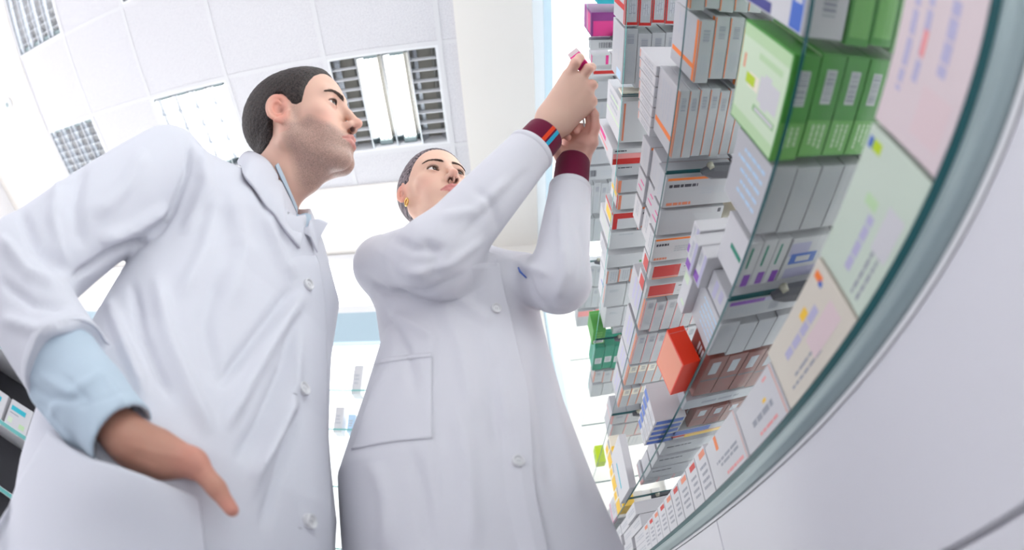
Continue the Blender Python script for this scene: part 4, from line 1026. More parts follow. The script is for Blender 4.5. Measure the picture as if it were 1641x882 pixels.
def leg_parts(root, hip, R2, F2, h_top, gap=.105):
    """trousers and shoes under the coat"""
    R3 = np.array((R2[0], R2[1], 0)); F3 = np.array((F2[0], F2[1], 0))
    fs = [np.array((*hip, 0)) + R3 * sx * gap for sx in (1, -1)]
    def tf(P):
        d = None
        for f_ in fs:
            k = f_ + (0, 0, .50) + F3 * .012; hp = np.array((*hip, h_top)) + (f_ - np.array((*hip, 0))) * .85
            e = smin(cap(P, hp, k, .088, .064), cap(P, k, f_ + (0, 0, .06), .066, .056), .02); d = e if d is None else smin(d, e, .02)
        return smax(d, .055 - P[:, 2], .004)
    lo = np.minimum(fs[0], fs[1]) - .17; hi = np.maximum(fs[0], fs[1]) + .17; lo[2] = 0; hi[2] = h_top + .13
    V, Fq = nets(tf, lo, hi, .009); mesh('trousers', V, Fq, M['trouser'], root)
    for f_ in fs:
        def sf(P):
            q = P - f_; u = q @ F3; v = q @ R3; z = q[:, 2]; Q = np.stack([v, u, z], 1).astype(F4)
            d = ell(Q, (0, -.035, .045), (.038, .050, .055)); d = smin(d, ell(Q, (0, .085, .028), (.047, .095, .038)), .03)
            d = smin(d, cap(Q, (0, -.03, .05), (0, -.02, .09), .034), .02)
            return smax(d, .0015 - z, .003)
        V, Fq = nets(sf, f_ - (.2, .2, .01), f_ + (.2, .2, .14), .006); V = refine(sf, V, 1); mesh('shoe', V, Fq, M['shoe'], root)
# ------------------------------------------------------------------ clothing helpers
def torso_fn(st, F):
    """st: list of (z, cx, cy, half width, half depth), F: facing direction (x, y)"""
    st = sorted(st); Z = [s[0] + CH for s in st]; F = np.array(F) / np.linalg.norm(F); R_ = np.array((F[1], -F[0]))
    def fn(P):
        z = P[:, 2]; cx = np.interp(z, Z, [s[1] for s in st]); cy = np.interp(z, Z, [s[2] for s in st]); hw = np.interp(z, Z, [s[3] for s in st]); hd = np.interp(z, Z, [s[4] for s in st])
        dx, dy = P[:, 0] - cx, P[:, 1] - cy; u = (dx * R_[0] + dy * R_[1]) / hw; v = (dx * F[0] + dy * F[1]) / hd
        e = 2.3; k_ = (np.abs(u) ** e + np.abs(v) ** e) ** (1 / e)
        d = (k_ - 1) * np.minimum(hw, hd) * .92
        return np.maximum(d, np.maximum(Z[0] - z, z - Z[-1]))
    return fn, F, R_
def pcut(P, p, n):
    n = np.asarray(n, float) / np.linalg.norm(n); return (P - np.asarray(p, F4)) @ n.astype(F4)
def sleeve_end(P, d, p, axis, k=.003): return smax(d, pcut(P, p, axis), k)
def button(b_, px, py, r, part):
    p, n = hit(b_, px, py)
    if p is None: return
    n = sum(k for k in (hit(b_, px + i, py + j)[1] for i in (-16, 0, 14) for j in (-16, 0, 16)) if k is not None)
    n = n / np.linalg.norm(n); up = np.cross(n, (0, 0, 1)); up /= np.linalg.norm(up); w = np.cross(n, up); p = p + n * .0050
    g = MB(); S_ = 28
    prof = [(.001, .0012), (.30, .0012), (.38, .0010), (.62, .0010), (.72, .0024), (.86, .0030), (.97, .0024), (1, .0010), (.96, -.0030)]
    ring = [[tuple(p + (up * math.cos(t) + w * math.sin(t)) * r * a_ + n * b2 * 1.5) for t in [2 * math.pi * k / S_ for k in range(S_)]] for a_, b2 in prof]
    for i in range(len(prof) - 1):
        for k in range(S_): g.quad([ring[i][k], ring[i][(k + 1) % S_], ring[i + 1][(k + 1) % S_], ring[i + 1][k]], M['button'], True)
    o = g.build('button', part)
    g = MB()
    for sx in (-1, 1):
        c0 = p + up * sx * r * .17 - w * r * .17 + n * .0014; c1 = p + up * sx * r * .17 + w * r * .17 + n * .0014; g.tube([c0, c1], [r * .07] * 2, M['thread'], 6)
    g.build('thread', o)
def line_on(b_, pts, rad, m, name, parent, lift=.0004, n_=14):
    out = []
    for i in range(len(pts) - 1):
        for t in np.linspace(0, 1, n_, endpoint=False): out.append(np.array(pts[i]) * (1 - t) + np.array(pts[i + 1]) * t)
    out.append(np.array(pts[-1])); q = []
    for u in out:
        p, n = hit(b_, *u)
        if p is not None and (not q or np.linalg.norm(p + n * lift - q[-1]) < .03): q.append(p + n * lift)
    if len(q) > 2:
        g = MB(); g.tube(q, rad, m, 6); return g.build(name, parent)
def rs(L, n):
    L = np.array(L, float); t = np.linspace(0, len(L) - 1, n); o = []
    for q in t:
        i = int(min(q, len(L) - 2)); f = q - i
        p0, p1, p2, p3 = L[max(i - 1, 0)], L[i], L[i + 1], L[min(i + 2, len(L) - 1)]
        o.append(.5 * ((2 * p1) + (-p0 + p2) * f + (2 * p0 - 5 * p1 + 4 * p2 - p3) * f * f + (-p0 + 3 * p1 - 3 * p2 + p3) * f ** 3))
    return np.array(o)
def strip(name, A, B_, m, parent, th=.003, seg=6, curve=None, keep=None, kd=.003):
    """a cloth band between two lines of points, with thickness"""
    n = 8 * (len(A) - 1) + 1; A, B_ = rs(A, n), rs(B_, n); V, Fq = [], []
    for i in range(n):
        for j in range(seg + 1):
            t = j / seg; p = A[i] * (1 - t) + B_[i] * t
            if curve is not None: p = p + np.array(curve) * math.sin(math.pi * t)
            if keep is not None:
                l, n_, ix, dd = keep.find_nearest(Vector(p))
                sd = (p - np.array(l)) @ np.array(n_)
                if sd < kd: p = np.array(l) + np.array(n_) * kd
            V.append(p)
    for i in range(n - 1):
        for j in range(seg): q = i * (seg + 1) + j; Fq.append((q, q + 1, q + seg + 2, q + seg + 1))
    V = smooth_v(np.array(V), np.array(Fq), 2)
    o = mesh(name, np.array(V), np.array(Fq), m, parent)
    s = o.modifiers.new('thickness', 'SOLIDIFY'); s.thickness = th; s.offset = 0
    return o
def patch(name, b_, top, bot, lift, m, parent, nu=40, nv=24, th=.0022, sm=True):
    T_, B_ = rs(top, nu), rs(bot, nu); V, Fq, last = [], [], None
    for i in range(nu):
        for j in range(nv):
            t = j / (nv - 1); u = T_[i] * (1 - t) + B_[i] * t; p, n = hit(b_, *u)
            if p is None:
                d = np.linalg.norm(last - [0, 0, CH]) if last is not None else .6; p = at(u[0], u[1], d); n = np.zeros(3)
            else: last = p
            V.append(p + n * lift(i / (nu - 1), t) - ray(*u) * 0)
    for i in range(nu - 1):
        for j in range(nv - 1): q = i * nv + j; Fq.append((q, q + nv, q + nv + 1, q + 1))
    V = np.array(V)
    if sm: V = smooth_v(V, np.array(Fq), 2)
    o = mesh(name, V, np.array(Fq), m, parent); s = o.modifiers.new('thickness', 'SOLIDIFY'); s.thickness = th; s.offset = 0
    return o, V
def finger(P, pts, rads): return chain(P, pts, rads, .004)
def hem(b_, c, axis, name, part, m, w_=.012, out=.0010, S_=72):
    """a clean turned hem round a sleeve end"""
    axis = axis / np.linalg.norm(axis); u_ = np.cross(axis, (0, 0, 1)); u_ /= np.linalg.norm(u_); v_ = np.cross(axis, u_); rr = []
    base = c - axis * .007
    for k in range(S_):
        a_ = 2 * math.pi * k / S_; d_ = u_ * math.cos(a_) + v_ * math.sin(a_); l, n, i, dd = b_.ray_cast(Vector(base), Vector(d_)); rr.append(dd if dd else .05)
    rr = np.array(rr); rr = np.minimum(rr, np.median(rr) * 1.25)
    for _ in range(4): rr = (np.roll(rr, 1) + rr * 2 + np.roll(rr, -1)) / 4
    V, Fq = [], []
    prof = [(-w_, out * .2), (-w_ + .001, out), (-.001, out), (.0006, 0), (.0, -.003), (-.004, -.004)]
    for t, o in prof:
        for k in range(S_):
            a_ = 2 * math.pi * k / S_; V.append(c + axis * t + (u_ * math.cos(a_) + v_ * math.sin(a_)) * (rr[k] + o))
    for i in range(len(prof) - 1):
        for k in range(S_): Fq.append((i * S_ + k, i * S_ + (k + 1) % S_, (i + 1) * S_ + (k + 1) % S_, (i + 1) * S_ + k))
    return mesh(name, np.array(V), np.array(Fq), m, part)
ATS = lambda L: [at(*q) for q in L]

# ------------------------------------------------------------------ the man
man = new_person('dark-haired man with stubble in an open white coat, hand in pocket, looking upwards')
nb_m = W3(-.425, .515, .69)
Rs_m, Ls_m = W3(-.555, .345, .595), W3(-.425, .640, .575)
El_m = at(24, 452, .72); Wr_m = at(197, 702, .53)
st_m = [(-.16, -.458, .548, .208, .186), (.06, -.456, .549, .228, .190), (.16, -.458, .552, .230, .188), (.30, -.462, .562, .210, .160), (.46, -.464, .562, .200, .138), (.57, -.445, .555, .185, .115), (.66, -.43, .545, .120, .080), (.70, -.43, .53, .080, .068)]
tf_m, Fm, Rm_ = torso_fn(st_m, (.86, -.51))
ax_m = (Wr_m - El_m) / np.linalg.norm(Wr_m - El_m)
cuff_m = El_m + (Wr_m - El_m) * .60
hm_ = np.array((-.368, .416, CH + .802))
def coat_m(P):
    d = tf_m(P); up = nb_m + np.array((0, 0, -.075))
    d = smin(d, cap(P, up, Rs_m + np.array((0.02, .03, -.005)), .078, .075), .05)
    d = smin(d, cap(P, up, Ls_m, .070, .068), .05)
    arm = cap(P, Rs_m, El_m, .078, .074)
    arm = smin(arm, sleeve_end(P, cap(P, El_m, cuff_m + ax_m * .05, .073, .060), cuff_m, ax_m), .03)
    d = smin(d, arm, .012)
    La = smin(cap(P, Ls_m, W3(-.58, .79, .36), .058, .054), cap(P, W3(-.58, .79, .36), W3(-.45, .73, .16), .054, .048), .03)
    d = smin(d, La, .02)
    d = smax(d, -cap(P, nb_m + (.012, -.008, -.035), hm_ + (-.03, .0, -.03), .056, .070), .006)
    d = smax(d, -cap(P, nb_m + (.055, -.03, -.12), nb_m + (.055, -.03, .01), .016, .050), .008)
    return np.maximum(d, CH - .16 - P[:, 2])
V, Fq = nets(coat_m, (-.86, .06, .50), (.05, 1.04, 1.52), .0045); V, Fq = largest(V, Fq); V = refine(coat_m, V, 1)
FOLDS_M = [
    ([(305, 215), (300, 275), (275, 340), (245, 385)], 6, -5), ([(322, 235), (330, 300), (300, 380)], 14, 6), ([(350, 300), (330, 400), (290, 480)], 16, 5),
    ([(238, 385), (185, 400), (150, 425), (118, 445)], 7, -8), ([(270, 330), (215, 365), (160, 390)], 12, 6), ([(235, 240), (200, 300), (150, 350)], 15, 5), ([(130, 255), (120, 330), (130, 400)], 14, -5), ([(95, 270), (85, 350), (100, 430)], 12, 5),
    ([(30, 330), (60, 400), (110, 440)], 12, -6), ([(0, 380), (45, 440), (100, 465)], 10, 6), ([(0, 450), (50, 485), (112, 490)], 10, -5), ([(0, 510), (60, 530), (130, 520)], 12, 4),
    ([(485, 470), (440, 540), (395, 620), (360, 690)], 13, 7), ([(470, 462), (410, 540), (350, 620)], 11, -6), ([(478, 500), (455, 590), (415, 680), (380, 740)], 12, -6), ([(476, 520), (470, 620), (430, 720), (400, 800)], 11, 5),
    ([(475, 640), (440, 700), (400, 770)], 10, 6), ([(480, 650), (455, 730), (420, 850)], 11, -5), ([(250, 440), (270, 540), (310, 640), (340, 700)], 15, 6), ([(210, 450), (230, 540), (275, 640)], 10, -6), ([(170, 470), (195, 540), (235, 640)], 12, 6),
    ([(370, 300), (390, 400), (370, 500)], 18, 5), ([(430, 330), (445, 400), (470, 450)], 12, 5), ([(350, 430), (330, 520), (350, 620)], 16, -5), ([(400, 270), (430, 340), (465, 400)], 10, -4),
]
V = fold(V, Fq, [(p, w * .85, h * 1.9) for p, w, h in FOLDS_M])
coat = mesh('white_coat', V, Fq, M['coat_m'], man); bm_ = bvh(V, Fq)
hem(bm_, cuff_m + ax_m * .001, ax_m, 'sleeve_hem', coat, M['coat_m'])
for q in ((491, 458), (483, 625), (492, 836)): button(bm_, q[0], q[1], .0102, coat)
# front edge of the coat, sewn 5 mm in
PM = [(506, 404), (514, 450), (519, 500), (521, 600), (522, 700), (527, 790), (530, 880), (532, 940)]
patch('front_panel', bm_, [(x - 60, y) for x, y in PM], PM, lambda s, t: -.003 + .0064 * min(1, t * 1.6) ** .7 * min(1, s * 14), M['coat_m'], coat, 150, 34, .0012, sm=False)
line_on(bm_, [(470, 631), (480, 634)], .0006, M['thread'], 'buttonhole', coat); line_on(bm_, [(478, 846), (490, 850)], .0006, M['thread'], 'buttonhole', coat)
# breast and side pocket
pk, Vp = patch('pocket', bm_, [(84, 690), (145, 737), (200, 757), (251, 773), (318, 797)], [(-60, 930), (40, 960), (130, 975), (240, 985), (345, 990)],
      lambda s, t: .004 + .022 * math.sin(math.pi * min(max(s, 0), 1)) ** 1.2 * math.exp(-(t / .35) ** 2), M['coat_m'], coat)
bp_ = bvh(Vp, np.array([(i * 24 + j, (i + 1) * 24 + j, (i + 1) * 24 + j + 1, i * 24 + j + 1) for i in range(39) for j in range(23)]))
line_on(bp_, [(88, 704), (145, 750), (200, 770), (251, 786), (312, 808)], .0005, M['seam'], 'pocket_seam', coat, .0016)
line_on(bp_, [(84, 700), (50, 745), (10, 800)], .0006, M['seam'], 'pocket_seam', coat, .0016)
# shirt sleeve with a turned cuff
def shirt_m(P):
    mid = cuff_m + (Wr_m - cuff_m) * .5
    o = smin(cap(P, cuff_m - ax_m * .012, mid, .052, .049), cap(P, mid, Wr_m + ax_m * .05, .047, .043), .012)
    fl = cap(P, cuff_m + np.array((-.015, -.0, -.03)), mid + np.array((-.012, .0, -.035)), .034, .022); o = smin(o, fl, .02)
    band = cap(P, Wr_m - ax_m * .060, Wr_m + ax_m * .05, .0475, .0455); o = smin(o, sleeve_end(P, band, Wr_m - ax_m * 0, ax_m), .002)
    o = sleeve_end(P, o, Wr_m, ax_m, .002); inn = cap(P, Wr_m - ax_m * .05, Wr_m + ax_m * .06, .041, .041)
    return smax(o, -inn, .002)
V, Fq = nets(shirt_m, np.minimum(cuff_m, Wr_m) - .12, np.maximum(cuff_m, Wr_m) + .12, .0028); V = refine(shirt_m, V, 1)
V = fold(V, Fq, [([(30, 610), (80, 640), (140, 640)], 8, -3), ([(60, 600), (110, 630), (165, 600)], 9, 3), ([(100, 600), (140, 640), (150, 700)], 6, -2), ([(155, 590), (190, 630), (215, 680)], 7, 2), ([(60, 640), (100, 690), (130, 720)], 6, -3), ([(120, 655), (165, 640), (205, 628)], 3, -1.2), ([(90, 640), (80, 670), (90, 700)], 7, 3)])
shirt = mesh('shirt', V, Fq, M['shirt'], man)
def chest_m(P):
    d = tf_m(P) + .022; return smax(smax(d, nb_m[2] - .20 - P[:, 2], .01), -cap(P, nb_m + (.02, -.014, -.03), hm_ + (-.02, .0, -.03), .050, .066), .004)
V, Fq = nets(chest_m, nb_m - .17, nb_m + .10, .004); mesh('shirt_front', V, Fq, M['shirt'], shirt)
# head
RmM = np.array([[-0.0067, 0.9832, -0.1823], [-0.8459, -0.1028, -0.5234], [-0.5334, 0.1507, 0.8324]])
nl = (RmM.T @ (nb_m + np.array((-.02, .015, -.07)) - hm_)) / 1.07
head, tw_m, Bm = make_head('man', man, True, tuple(hm_), RmM, 1.07, ((0, -.030, -.05), tuple(nl), .051, .056), (0.15, 1, .05), M['skin_m'])
# collars: the inner edge follows the neck, the outer edge lies on the coat
bh = bvh(head[0], head[1])
def ring(b1, b2, inner, outer, li, lo, z_in=0.0):
    A, B_ = [], []
    for u in outer:
        p, n = hit(b1, *u); A.append(p + n * lo if p is not None else at(u[0], u[1], .93))
    for u in inner:
        p, n = hit(b2, *u); B_.append(p + n * li if p is not None else at(u[0], u[1], .95))
    return A, B_
A, B_ = ring(bm_, bh, [(401, 247), (418, 250), (434, 262), (446, 284), (458, 312), (470, 345)], [(372, 266), (386, 284), (404, 308), (424, 336), (448, 366), (478, 404)], .010, .0045)
A[0] = at(380, 260, 1.0); B_[0] = at(400, 243, 1.01)
strip('collar', A, B_, M['coat_m'], coat, .003, seg=12, curve=(.0, -.006, .004), keep=bm_, kd=.0035)
strip('lapel', ATS([(498, 352, .865), (512, 350, .875), (527, 356, .88)]), ATS([(474, 380, .86), (486, 396, .86), (500, 410, .86)]), M['coat_m'], coat, .003, seg=10, curve=(.002, -.004, 0), keep=bm_, kd=.008)
A, B_ = ring(bh, bh, [(446, 262), (456, 284), (465, 308), (474, 332)], [(441, 268), (450, 290), (461, 318), (469, 343)], .004, .010)
strip('shirt_collar', A, B_, M['shirt'], man, .003)
strip('shirt_collar', ATS([(468, 338, .90), (482, 344, .885), (499, 343, .88)]), ATS([(470, 366, .87), (484, 374, .86), (500, 362, .87)]), M['shirt'], man, .003, seg=10, keep=bm_, kd=.004)
# hand slipping into the pocket, thumb outside
mw = Wr_m - ax_m * .03
palm = ATS([(197, 705, .53), (248, 728, .535), (300, 742, .53)])
mf = [ATS([(270, 742, .545), (290, 775, .55), (290, 810, .555), (285, 840, .56)]), ATS([(250, 745, .55), (262, 785, .555), (262, 825, .56), (258, 850, .565)]), ATS([(232, 745, .555), (238, 790, .56), (236, 825, .565)]), ATS([(215, 742, .555), (215, 780, .56), (212, 810, .565)])]
th_m = ATS([(262, 722, .532), (312, 742, .520), (346, 782, .510), (370, 816, .505)])
def hand_m(P):
    d = cap(P, mw, palm[1], .027, .026); d = smin(d, cap(P, palm[1], palm[2], .026, .017), .012)
    d = smin(d, cap(P, palm[0], at(225, 748, .55), .024, .018), .015)
    for f_ in mf: d = smin(d, finger(P, f_, [.0125, .0110, .0095, .0085][:len(f_)]), .006)
    d = smin(d, chain(P, th_m, [.020, .0140, .0108, .0082], .006), .010)
    d = smin(d, ell(P, th_m[1], (.0150, .0150, .0150)), .006)
    return d
V, Fq = nets(hand_m, np.minimum(mw, th_m[3]) - .10, np.maximum(mw, th_m[3]) + .10, .0022); V = refine(hand_m, V, 1)
V = fold(V, Fq, [([(330, 752), (318, 764)], 3, -.6), ([(337, 757), (325, 770)], 3, -.5), ([(352, 792), (342, 800)], 3, -.5), ([(205, 712), (245, 725), (295, 735)], 5, .7), ([(215, 730), (255, 745)], 4, -.5)])
hcol = hand_cols(V, (.50, .25, .18), [(th_m[1], .022), (th_m[3], .016)])
# thumb nail
g = MB(); tn = th_m[3] - (th_m[3] - th_m[2]) * .08; axn = (th_m[3] - th_m[2]) / np.linalg.norm(th_m[3] - th_m[2]); wv = -ray(370, 816); sd = np.cross(axn, wv); sd /= np.linalg.norm(sd); nn = np.cross(sd, axn)
def body_m(P):
    d = cap(P, W3(-.45, .56, .12), W3(-.44, .55, .56), .10, .11); d = smin(d, cap(P, W3(-.44, .55, .56), nb_m, .09, .052), .03)
    for s_, e_, w_ in ((Rs_m, El_m, mw), (Ls_m, W3(-.58, .79, .36), W3(-.45, .73, .16))):
        d = smin(d, cap(P, nb_m + np.array((0, 0, -.09)), s_, .05, .048), .03); d = smin(d, cap(P, s_, e_, .046, .036), .02); d = smin(d, cap(P, e_, w_, .036, .026), .012)
    for s_ in (1, -1):
        f_ = np.array((-.43, .56, 0)) + np.array((Rm_[0], Rm_[1], 0)) * s_ * .10; d = smin(d, cap(P, f_ * (1, 1, 0) + (0, 0, .82), f_ + (0, 0, .5), .07, .048), .03); d = smin(d, cap(P, f_ + (0, 0, .5), f_ + (0, 0, .10), .048, .034), .02)
    return d
Vb, Fb = nets(body_m, (-.84, .10, .04), (.05, 1.0, 1.50), .010)
fill_person(man, [head, (V, Fq, hcol, 0.0), (Vb, Fb, np.array((.6, .36, .28)), 0.0)], M['skin_m'])
leg_parts(man, (-.43, .56), Rm_, Fm, .84)

# ------------------------------------------------------------------ the woman
woman = new_person('woman with slicked-back hair in a long buttoned white coat reaching up to the top shelf')
Rs_w, Ls_w = W3(-.235, .675, .675), W3(.035, .755, .68)
El_w = at(698, 412, .80); Wr_w = at(872, 217, .95)
Ll_w = at(896, 452, .82); Lw_w = at(918, 262, .985)
nb_w = W3(-.115, .715, .765)
st_w = [(-.22, -.050, .785, .200, .182), (.10, -.068, .770, .208, .180), (.24, -.089, .752, .198, .160), (.38, -.087, .743, .168, .138), (.50, -.082, .735, .150, .120), (.60, -.095, .725, .158, .112), (.69, -.105, .72, .115, .080), (.745, -.112, .717, .062, .056)]
tf_w, Fw, Rw_ = torso_fn(st_w, (.36, -.93))
axw = (Wr_w - El_w) / np.linalg.norm(Wr_w - El_w); axl = (Lw_w - Ll_w) / np.linalg.norm(Lw_w - Ll_w)
cR = Wr_w - axw * .045; cL = Lw_w - axl * .066
def coat_w(P):
    d = tf_w(P); up = nb_w + np.array((0, 0, -.075))
    d = smin(d, cap(P, up, Rs_w, .055, .062), .04); d = smin(d, cap(P, up, Ls_w, .055, .060), .04)
    ar = cap(P, Rs_w, El_w, .060, .062); ar = smin(ar, sleeve_end(P, cap(P, El_w, cR + axw * .05, .061, .043), cR, axw, .002), .03)
    d = smin(d, ar, .005)
    al = cap(P, Ls_w, Ll_w, .054, .050); al = smin(al, sleeve_end(P, cap(P, Ll_w, cL + axl * .05, .050, .037), cL, axl, .002), .02)
    d = smin(d, al, .006)
    d = smin(d, ell(P, W3(-.055, .650, .58), (.095, .055, .07)), .04)
    return np.maximum(d, CH - .22 - P[:, 2])
V, Fq = nets(coat_w, (-.42, .36, .45), (.26, 1.02, 1.62), .0045); V, Fq = largest(V, Fq); V = refine(coat_w, V, 1)
FOLDS_W = [
    ([(585, 440), (620, 468), (680, 468), (745, 440)], 6, -5), ([(600, 395), (640, 430), (700, 445)], 11, 4), ([(615, 375), (660, 400), (720, 400)], 10, -4), ([(650, 440), (720, 425), (780, 380)], 8, 4), ([(700, 350), (760, 340), (820, 285)], 10, 4), ([(740, 380), (800, 320), (850, 270)], 8, -3), ([(680, 380), (700, 410), (690, 450)], 9, -4), ([(760, 300), (790, 330), (800, 370)], 8, -3),
    ([(620, 500), (660, 520), (700, 540)], 10, 4), ([(610, 490), (650, 560), (670, 640)], 9, -4), ([(720, 470), (760, 500), (790, 520)], 12, 5), ([(700, 460), (740, 560), (760, 680)], 14, 4), ([(640, 560), (600, 640), (575, 700)], 12, 4),
    ([(845, 440), (855, 470), (868, 495)], 5, -4), ([(820, 420), (850, 430), (880, 440)], 8, 4), ([(865, 480), (890, 500), (925, 500)], 8, -3), ([(900, 400), (905, 440), (890, 480)], 9, 4), ([(925, 340), (935, 400), (930, 460)], 8, -3), ([(900, 330), (900, 380), (905, 420)], 7, 3),
    ([(860, 520), (880, 600), (900, 700), (930, 800)], 12, 4), ([(850, 560), (870, 680), (890, 800)], 12, -4), ([(900, 600), (930, 700), (960, 810)], 9, -3), ([(730, 640), (750, 740), (760, 880)], 16, 4), ([(780, 540), (800, 620), (815, 700)], 12, 3), ([(600, 740), (620, 800), (620, 882)], 16, 4), ([(660, 720), (680, 800), (690, 882)], 12, -4), ([(800, 560), (790, 640), (800, 730)], 12, -3),
    ([(697, 466), (696, 560), (695, 680), (709, 882)], 2.2, -1.4), ([(872, 520), (905, 620), (940, 720), (985, 850)], 2.2, -1.2),
]
V = fold(V, Fq, [(p, w * .9, h * 1.6) for p, w, h in FOLDS_W])
coatw = mesh('white_coat', V, Fq, M['coat_w'], woman); bw_ = bvh(V, Fq)
hem(bw_, cR + axw * .001, axw, 'sleeve_hem', coatw, M['coat_w']); hem(bw_, cL + axl * .001, axl, 'sleeve_hem', coatw, M['coat_w'])
for q in ((793, 496), (828, 742)): button(bw_, q[0], q[1], .0088, coatw)
line_on(bw_, [(798, 597), (821, 598)], .0007, M['thread'], 'buttonhole', coatw); line_on(bw_, [(812, 743), (820, 743)], .0007, M['thread'], 'buttonhole', coatw); line_on(bw_, [(780, 494), (787, 496)], .0006, M['thread'], 'buttonhole', coatw)
pk, Vp = patch('pocket', bw_, [(612, 573), (650, 568), (692, 563)], [(562, 725), (624, 713), (694, 706)], lambda s, t: .0014, M['coat_w'], coatw, 24, 24, .0010)
line_on(bw_, [(602, 586), (645, 579), (691, 574)], .0005, M['seam'], 'pocket_seam', coatw, .0036)
line_on(bw_, [(552, 725), (620, 711), (694, 704)], .0006, M['seam'], 'pocket_seam', coatw, .0032)
PL = [(799, 418), (806, 461), (830, 567), (846, 644), (854, 774), (868, 846), (882, 910)]
patch('front_panel', bw_, [(x - 52, y) for x, y in PL], PL, lambda s, t: -.003 + .0070 * min(1, t * 1.6) ** .7 * min(1, s * 14), M['coat_w'], coatw, 150, 30, .0012, sm=False)
line_on(bw_, [(x - 7, y) for x, y in PL], .0004, M['coat_w'], 'front_seam', coatw, .0042)
# narrow collar and the blue pen top in the breast pocket
p, n = hit(bw_, 838, 437)
if p is not None:
    g = MB(); g.tube([hit(bw_, 833, 430)[0] + n * .003, p + n * .006, hit(bw_, 845, 446)[0] + n * .002], [.0014, .0018, .0012], M['print_blue'], 10); g.build('pen_clip', coatw)
# knitted cuffs
def cuff(name, p0, p1, axis, r, stripes):
    w = np.cross(axis, ray(*proj(np.array([p1]))[0])); w /= np.linalg.norm(w); u_ = np.cross(w, axis); S_ = 64; rings = []
    for t, rr in ((-.25, r), (0, r * 1.0), (.5, r * 1.01), (.96, r * 1.0), (1.0, r * .985), (.99, r * .95), (.8, r * .93), (.3, r * .93)):
        c = p0 + (p1 - p0) * t; rings.append([c + (w * math.cos(2 * math.pi * k / S_) + u_ * math.sin(2 * math.pi * k / S_)) * rr for k in range(S_)])
    Vc = np.concatenate(rings); Fc, mi = [], []
    for i in range(len(rings) - 1):
        for k in range(S_):
            Fc.append((i * S_ + k, i * S_ + (k + 1) % S_, (i + 1) * S_ + (k + 1) % S_, (i + 1) * S_ + k)); mi.append(stripes.get(k, 0) if i < 4 else 0)
    mesh(name, Vc, np.array(Fc)[:, ::-1], [M['maroon'], M['k_orange'], M['k_blue']], woman, mi=mi)
cuff('knitted_cuff', cR - axw * .005, cR + axw * .048, axw, .0385, {46: 1, 47: 1, 44: 2, 43: 2, 45: 0, 18: 1, 20: 2})
cuff('knitted_cuff', cL - axl * .005, cL + axl * .070, axl, .0345, {})
# hands
wr0 = Wr_w - axw * .03
MCP = ATS([(911, 122, .985), (928, 130, .985), (939, 148, .985), (941, 170, .985)])
fing = [[MCP[0]] + ATS([(922, 101, .975), (929, 93, .985), (932, 97, 1.0)]), [MCP[1]] + ATS([(943, 110, .98), (948, 108, 1.0), (940, 112, 1.02)]),
        [MCP[2]] + ATS([(949, 136, .985), (951, 137, 1.01), (940, 138, 1.025)]), [MCP[3]] + ATS([(949, 162, .985), (950, 164, 1.01), (940, 164, 1.02)])]
tR = ATS([(890, 165, 1.01), (905, 130, 1.03), (918, 110, 1.03), (926, 100, 1.02)])
def handR(P):
    pc = at(905, 165, .985)
    d = cap(P, wr0, at(885, 195, .965), .027, .027); d = smin(d, cap(P, at(885, 195, .965), MCP[1], .025, .017), .015); d = smin(d, cap(P, at(885, 200, .965), MCP[3], .024, .016), .02)
    d = smin(d, cap(P, at(880, 185, .97), MCP[0], .022, .014), .02); d = smin(d, cap(P, at(900, 195, .975), MCP[2], .024, .016), .02)
    for f_ in fing: d = smin(d, finger(P, f_, [.0115, .0100, .0088, .0080]), .0045)
    return smin(d, finger(P, tR, [.016, .0125, .010, .0088]), .006)
V, Fq = nets(handR, at(905, 150, .99) - .13, at(905, 150, .99) + .13, .0020); V = refine(handR, V, 1)
c1 = hand_cols(V, (.72, .47, .37), [(f_[1], .012) for f_ in fing] + [(f_[3], .012) for f_ in fing])
parts = [(V, Fq, c1, 0.0)]
wl0 = Lw_w - axl * .02
ML = ATS([(948, 228, .985), (937, 222, 1.0), (924, 222, 1.01), (911, 226, 1.015)])
fl = [[ML[0]] + ATS([(954, 204, .985), (953, 184, .985), (948, 172, .985)]), [ML[1]] + ATS([(946, 203, .995), (944, 186, .995), (939, 178, .99)]),
      [ML[2]] + ATS([(931, 205, 1.0), (925, 203, .985), (924, 210, .975)]), [ML[3]] + ATS([(912, 208, 1.0), (907, 210, .985), (910, 220, .975)])]
tL = ATS([(900, 250, .985), (888, 232, .98), (895, 214, .975), (908, 204, .975)])
def handL(P):
    d = cap(P, wl0, at(921, 262, .99), .025, .026); 
    for q in ML: d = smin(d, cap(P, at(921, 258, .995), q, .023, .0145), .016)
    d = smax(d, -ell(P, at(922, 236, .965), (.016, .016, .016)), .012)
    for f_ in fl: d = smin(d, finger(P, f_, [.0105, .0095, .0082, .0072]), .004)
    return smin(d, finger(P, tL, [.016, .0125, .0100, .0085]), .008)
V, Fq = nets(handL, at(925, 220, .99) - .13, at(925, 220, .99) + .13, .0020); V = refine(handL, V, 1)
V = fold(V, Fq, [([(905, 245), (925, 238), (945, 240)], 2, -.8), ([(912, 225), (930, 232), (948, 238)], 2, -.8), ([(905, 232), (915, 245), (917, 258)], 2, -.8)])
c2 = hand_cols(V, (.74, .42, .34), [(f_[3], .012) for f_ in fl] + [(f_[1], .012) for f_ in fl] + [(tL[3], .012)])
parts.append((V, Fq, c2, 0.0))
RwM = np.array([[-0.8573, 0.4921, -0.1514], [-0.4567, -0.8626, -0.2174], [-0.2376, -0.1172, 0.9643]])
hw_ = np.array((-.1455, .6923, CH + .9105)); nl = RwM.T @ (nb_w - hw_)
headw, tw_w, Bw = make_head('woman', woman, False, tuple(hw_), RwM, 1.0, ((0, -.022, -.05), tuple(nl), .046, .050), (-.25, 1, .12), M['skin_w'])
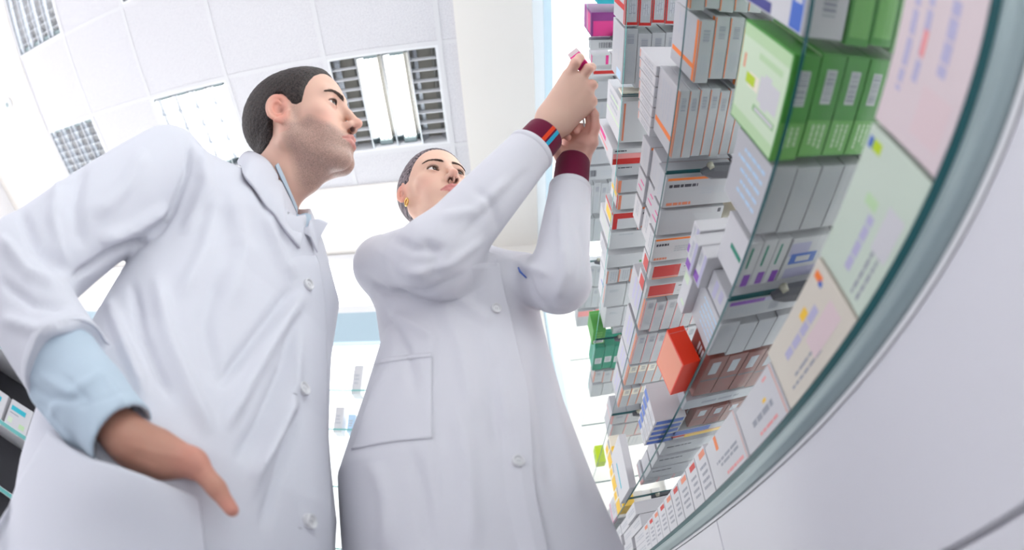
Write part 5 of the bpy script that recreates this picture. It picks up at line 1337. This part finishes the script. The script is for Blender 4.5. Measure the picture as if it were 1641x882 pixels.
g = MB(); lob = tw_w(np.array([(.0745, .004, -.030)]))[0]; e1 = RwM @ np.array((0, 1, 0)); e2 = RwM @ np.array((0, 0, 1))
g.tube([tuple(lob + (e1 * math.cos(t) + e2 * math.sin(t)) * .0085 - e2 * .006) for t in np.linspace(0, 2 * math.pi, 25)], .0022, M['gold'], 10, False); g.build('earring', woman)
def body_w(P):
    d = cap(P, W3(-.09, .75, .12), W3(-.095, .73, .58), .10, .085); d = smin(d, cap(P, W3(-.10, .72, .62), nb_w, .075, .045), .03)
    for s_, e_, w_ in ((Rs_w, El_w, wr0), (Ls_w, Ll_w, wl0)):
        d = smin(d, cap(P, nb_w + np.array((0, 0, -.09)), s_, .042, .042), .03); d = smin(d, cap(P, s_, e_, .040, .032), .02); d = smin(d, cap(P, e_, w_, .032, .023), .012)
    for s_ in (1, -1):
        f_ = np.array((-.055, .785, 0)) + np.array((Rw_[0], Rw_[1], 0)) * s_ * .075; d = smin(d, cap(P, f_ + (0, 0, .82), f_ + (0, 0, .5), .07, .046), .03); d = smin(d, cap(P, f_ + (0, 0, .5), f_ + (0, 0, .10), .046, .032), .02)
    return d
Vb, Fb = nets(body_w, (-.42, .36, .04), (.26, 1.0, 1.60), .010)
fill_person(woman, [headw] + parts + [(Vb, Fb, np.array((.7, .45, .36)), 0.0)], M['skin_w'])
leg_parts(woman, (-.055, .785), Rw_, Fw, .84, .078)
# what she holds: a small magenta box, and a thin white tube between the fingers
p = at(927, 96, 1.004)
g = MB(); c_ = Vector(tuple(p)); X = Matrix.Translation(c_) @ Matrix.Rotation(math.radians(-38), 4, 'Z') @ Matrix.Rotation(math.radians(20), 4, 'X')
g.box(-.012, .012, -.010, .010, -.022, .022, M['print_magenta'], .0006, xf=X); g.box(-.0121, .0121, -.0101, .0101, .008, .0225, M['print_pink'], .0006, xf=X)
tag(g.build('small_box', None), 'small magenta box pinched between the woman\'s raised fingers', 'medicine box')
g = MB(); g.tube(ATS([(934, 186, .992), (936, 200, .992), (938, 214, .995)]), [.0022, .0022, .0022], M['frame'], 10)
tag(g.build('thin_white_tube', None), 'thin white tube between the fingers of the woman\'s lower hand', 'tube')
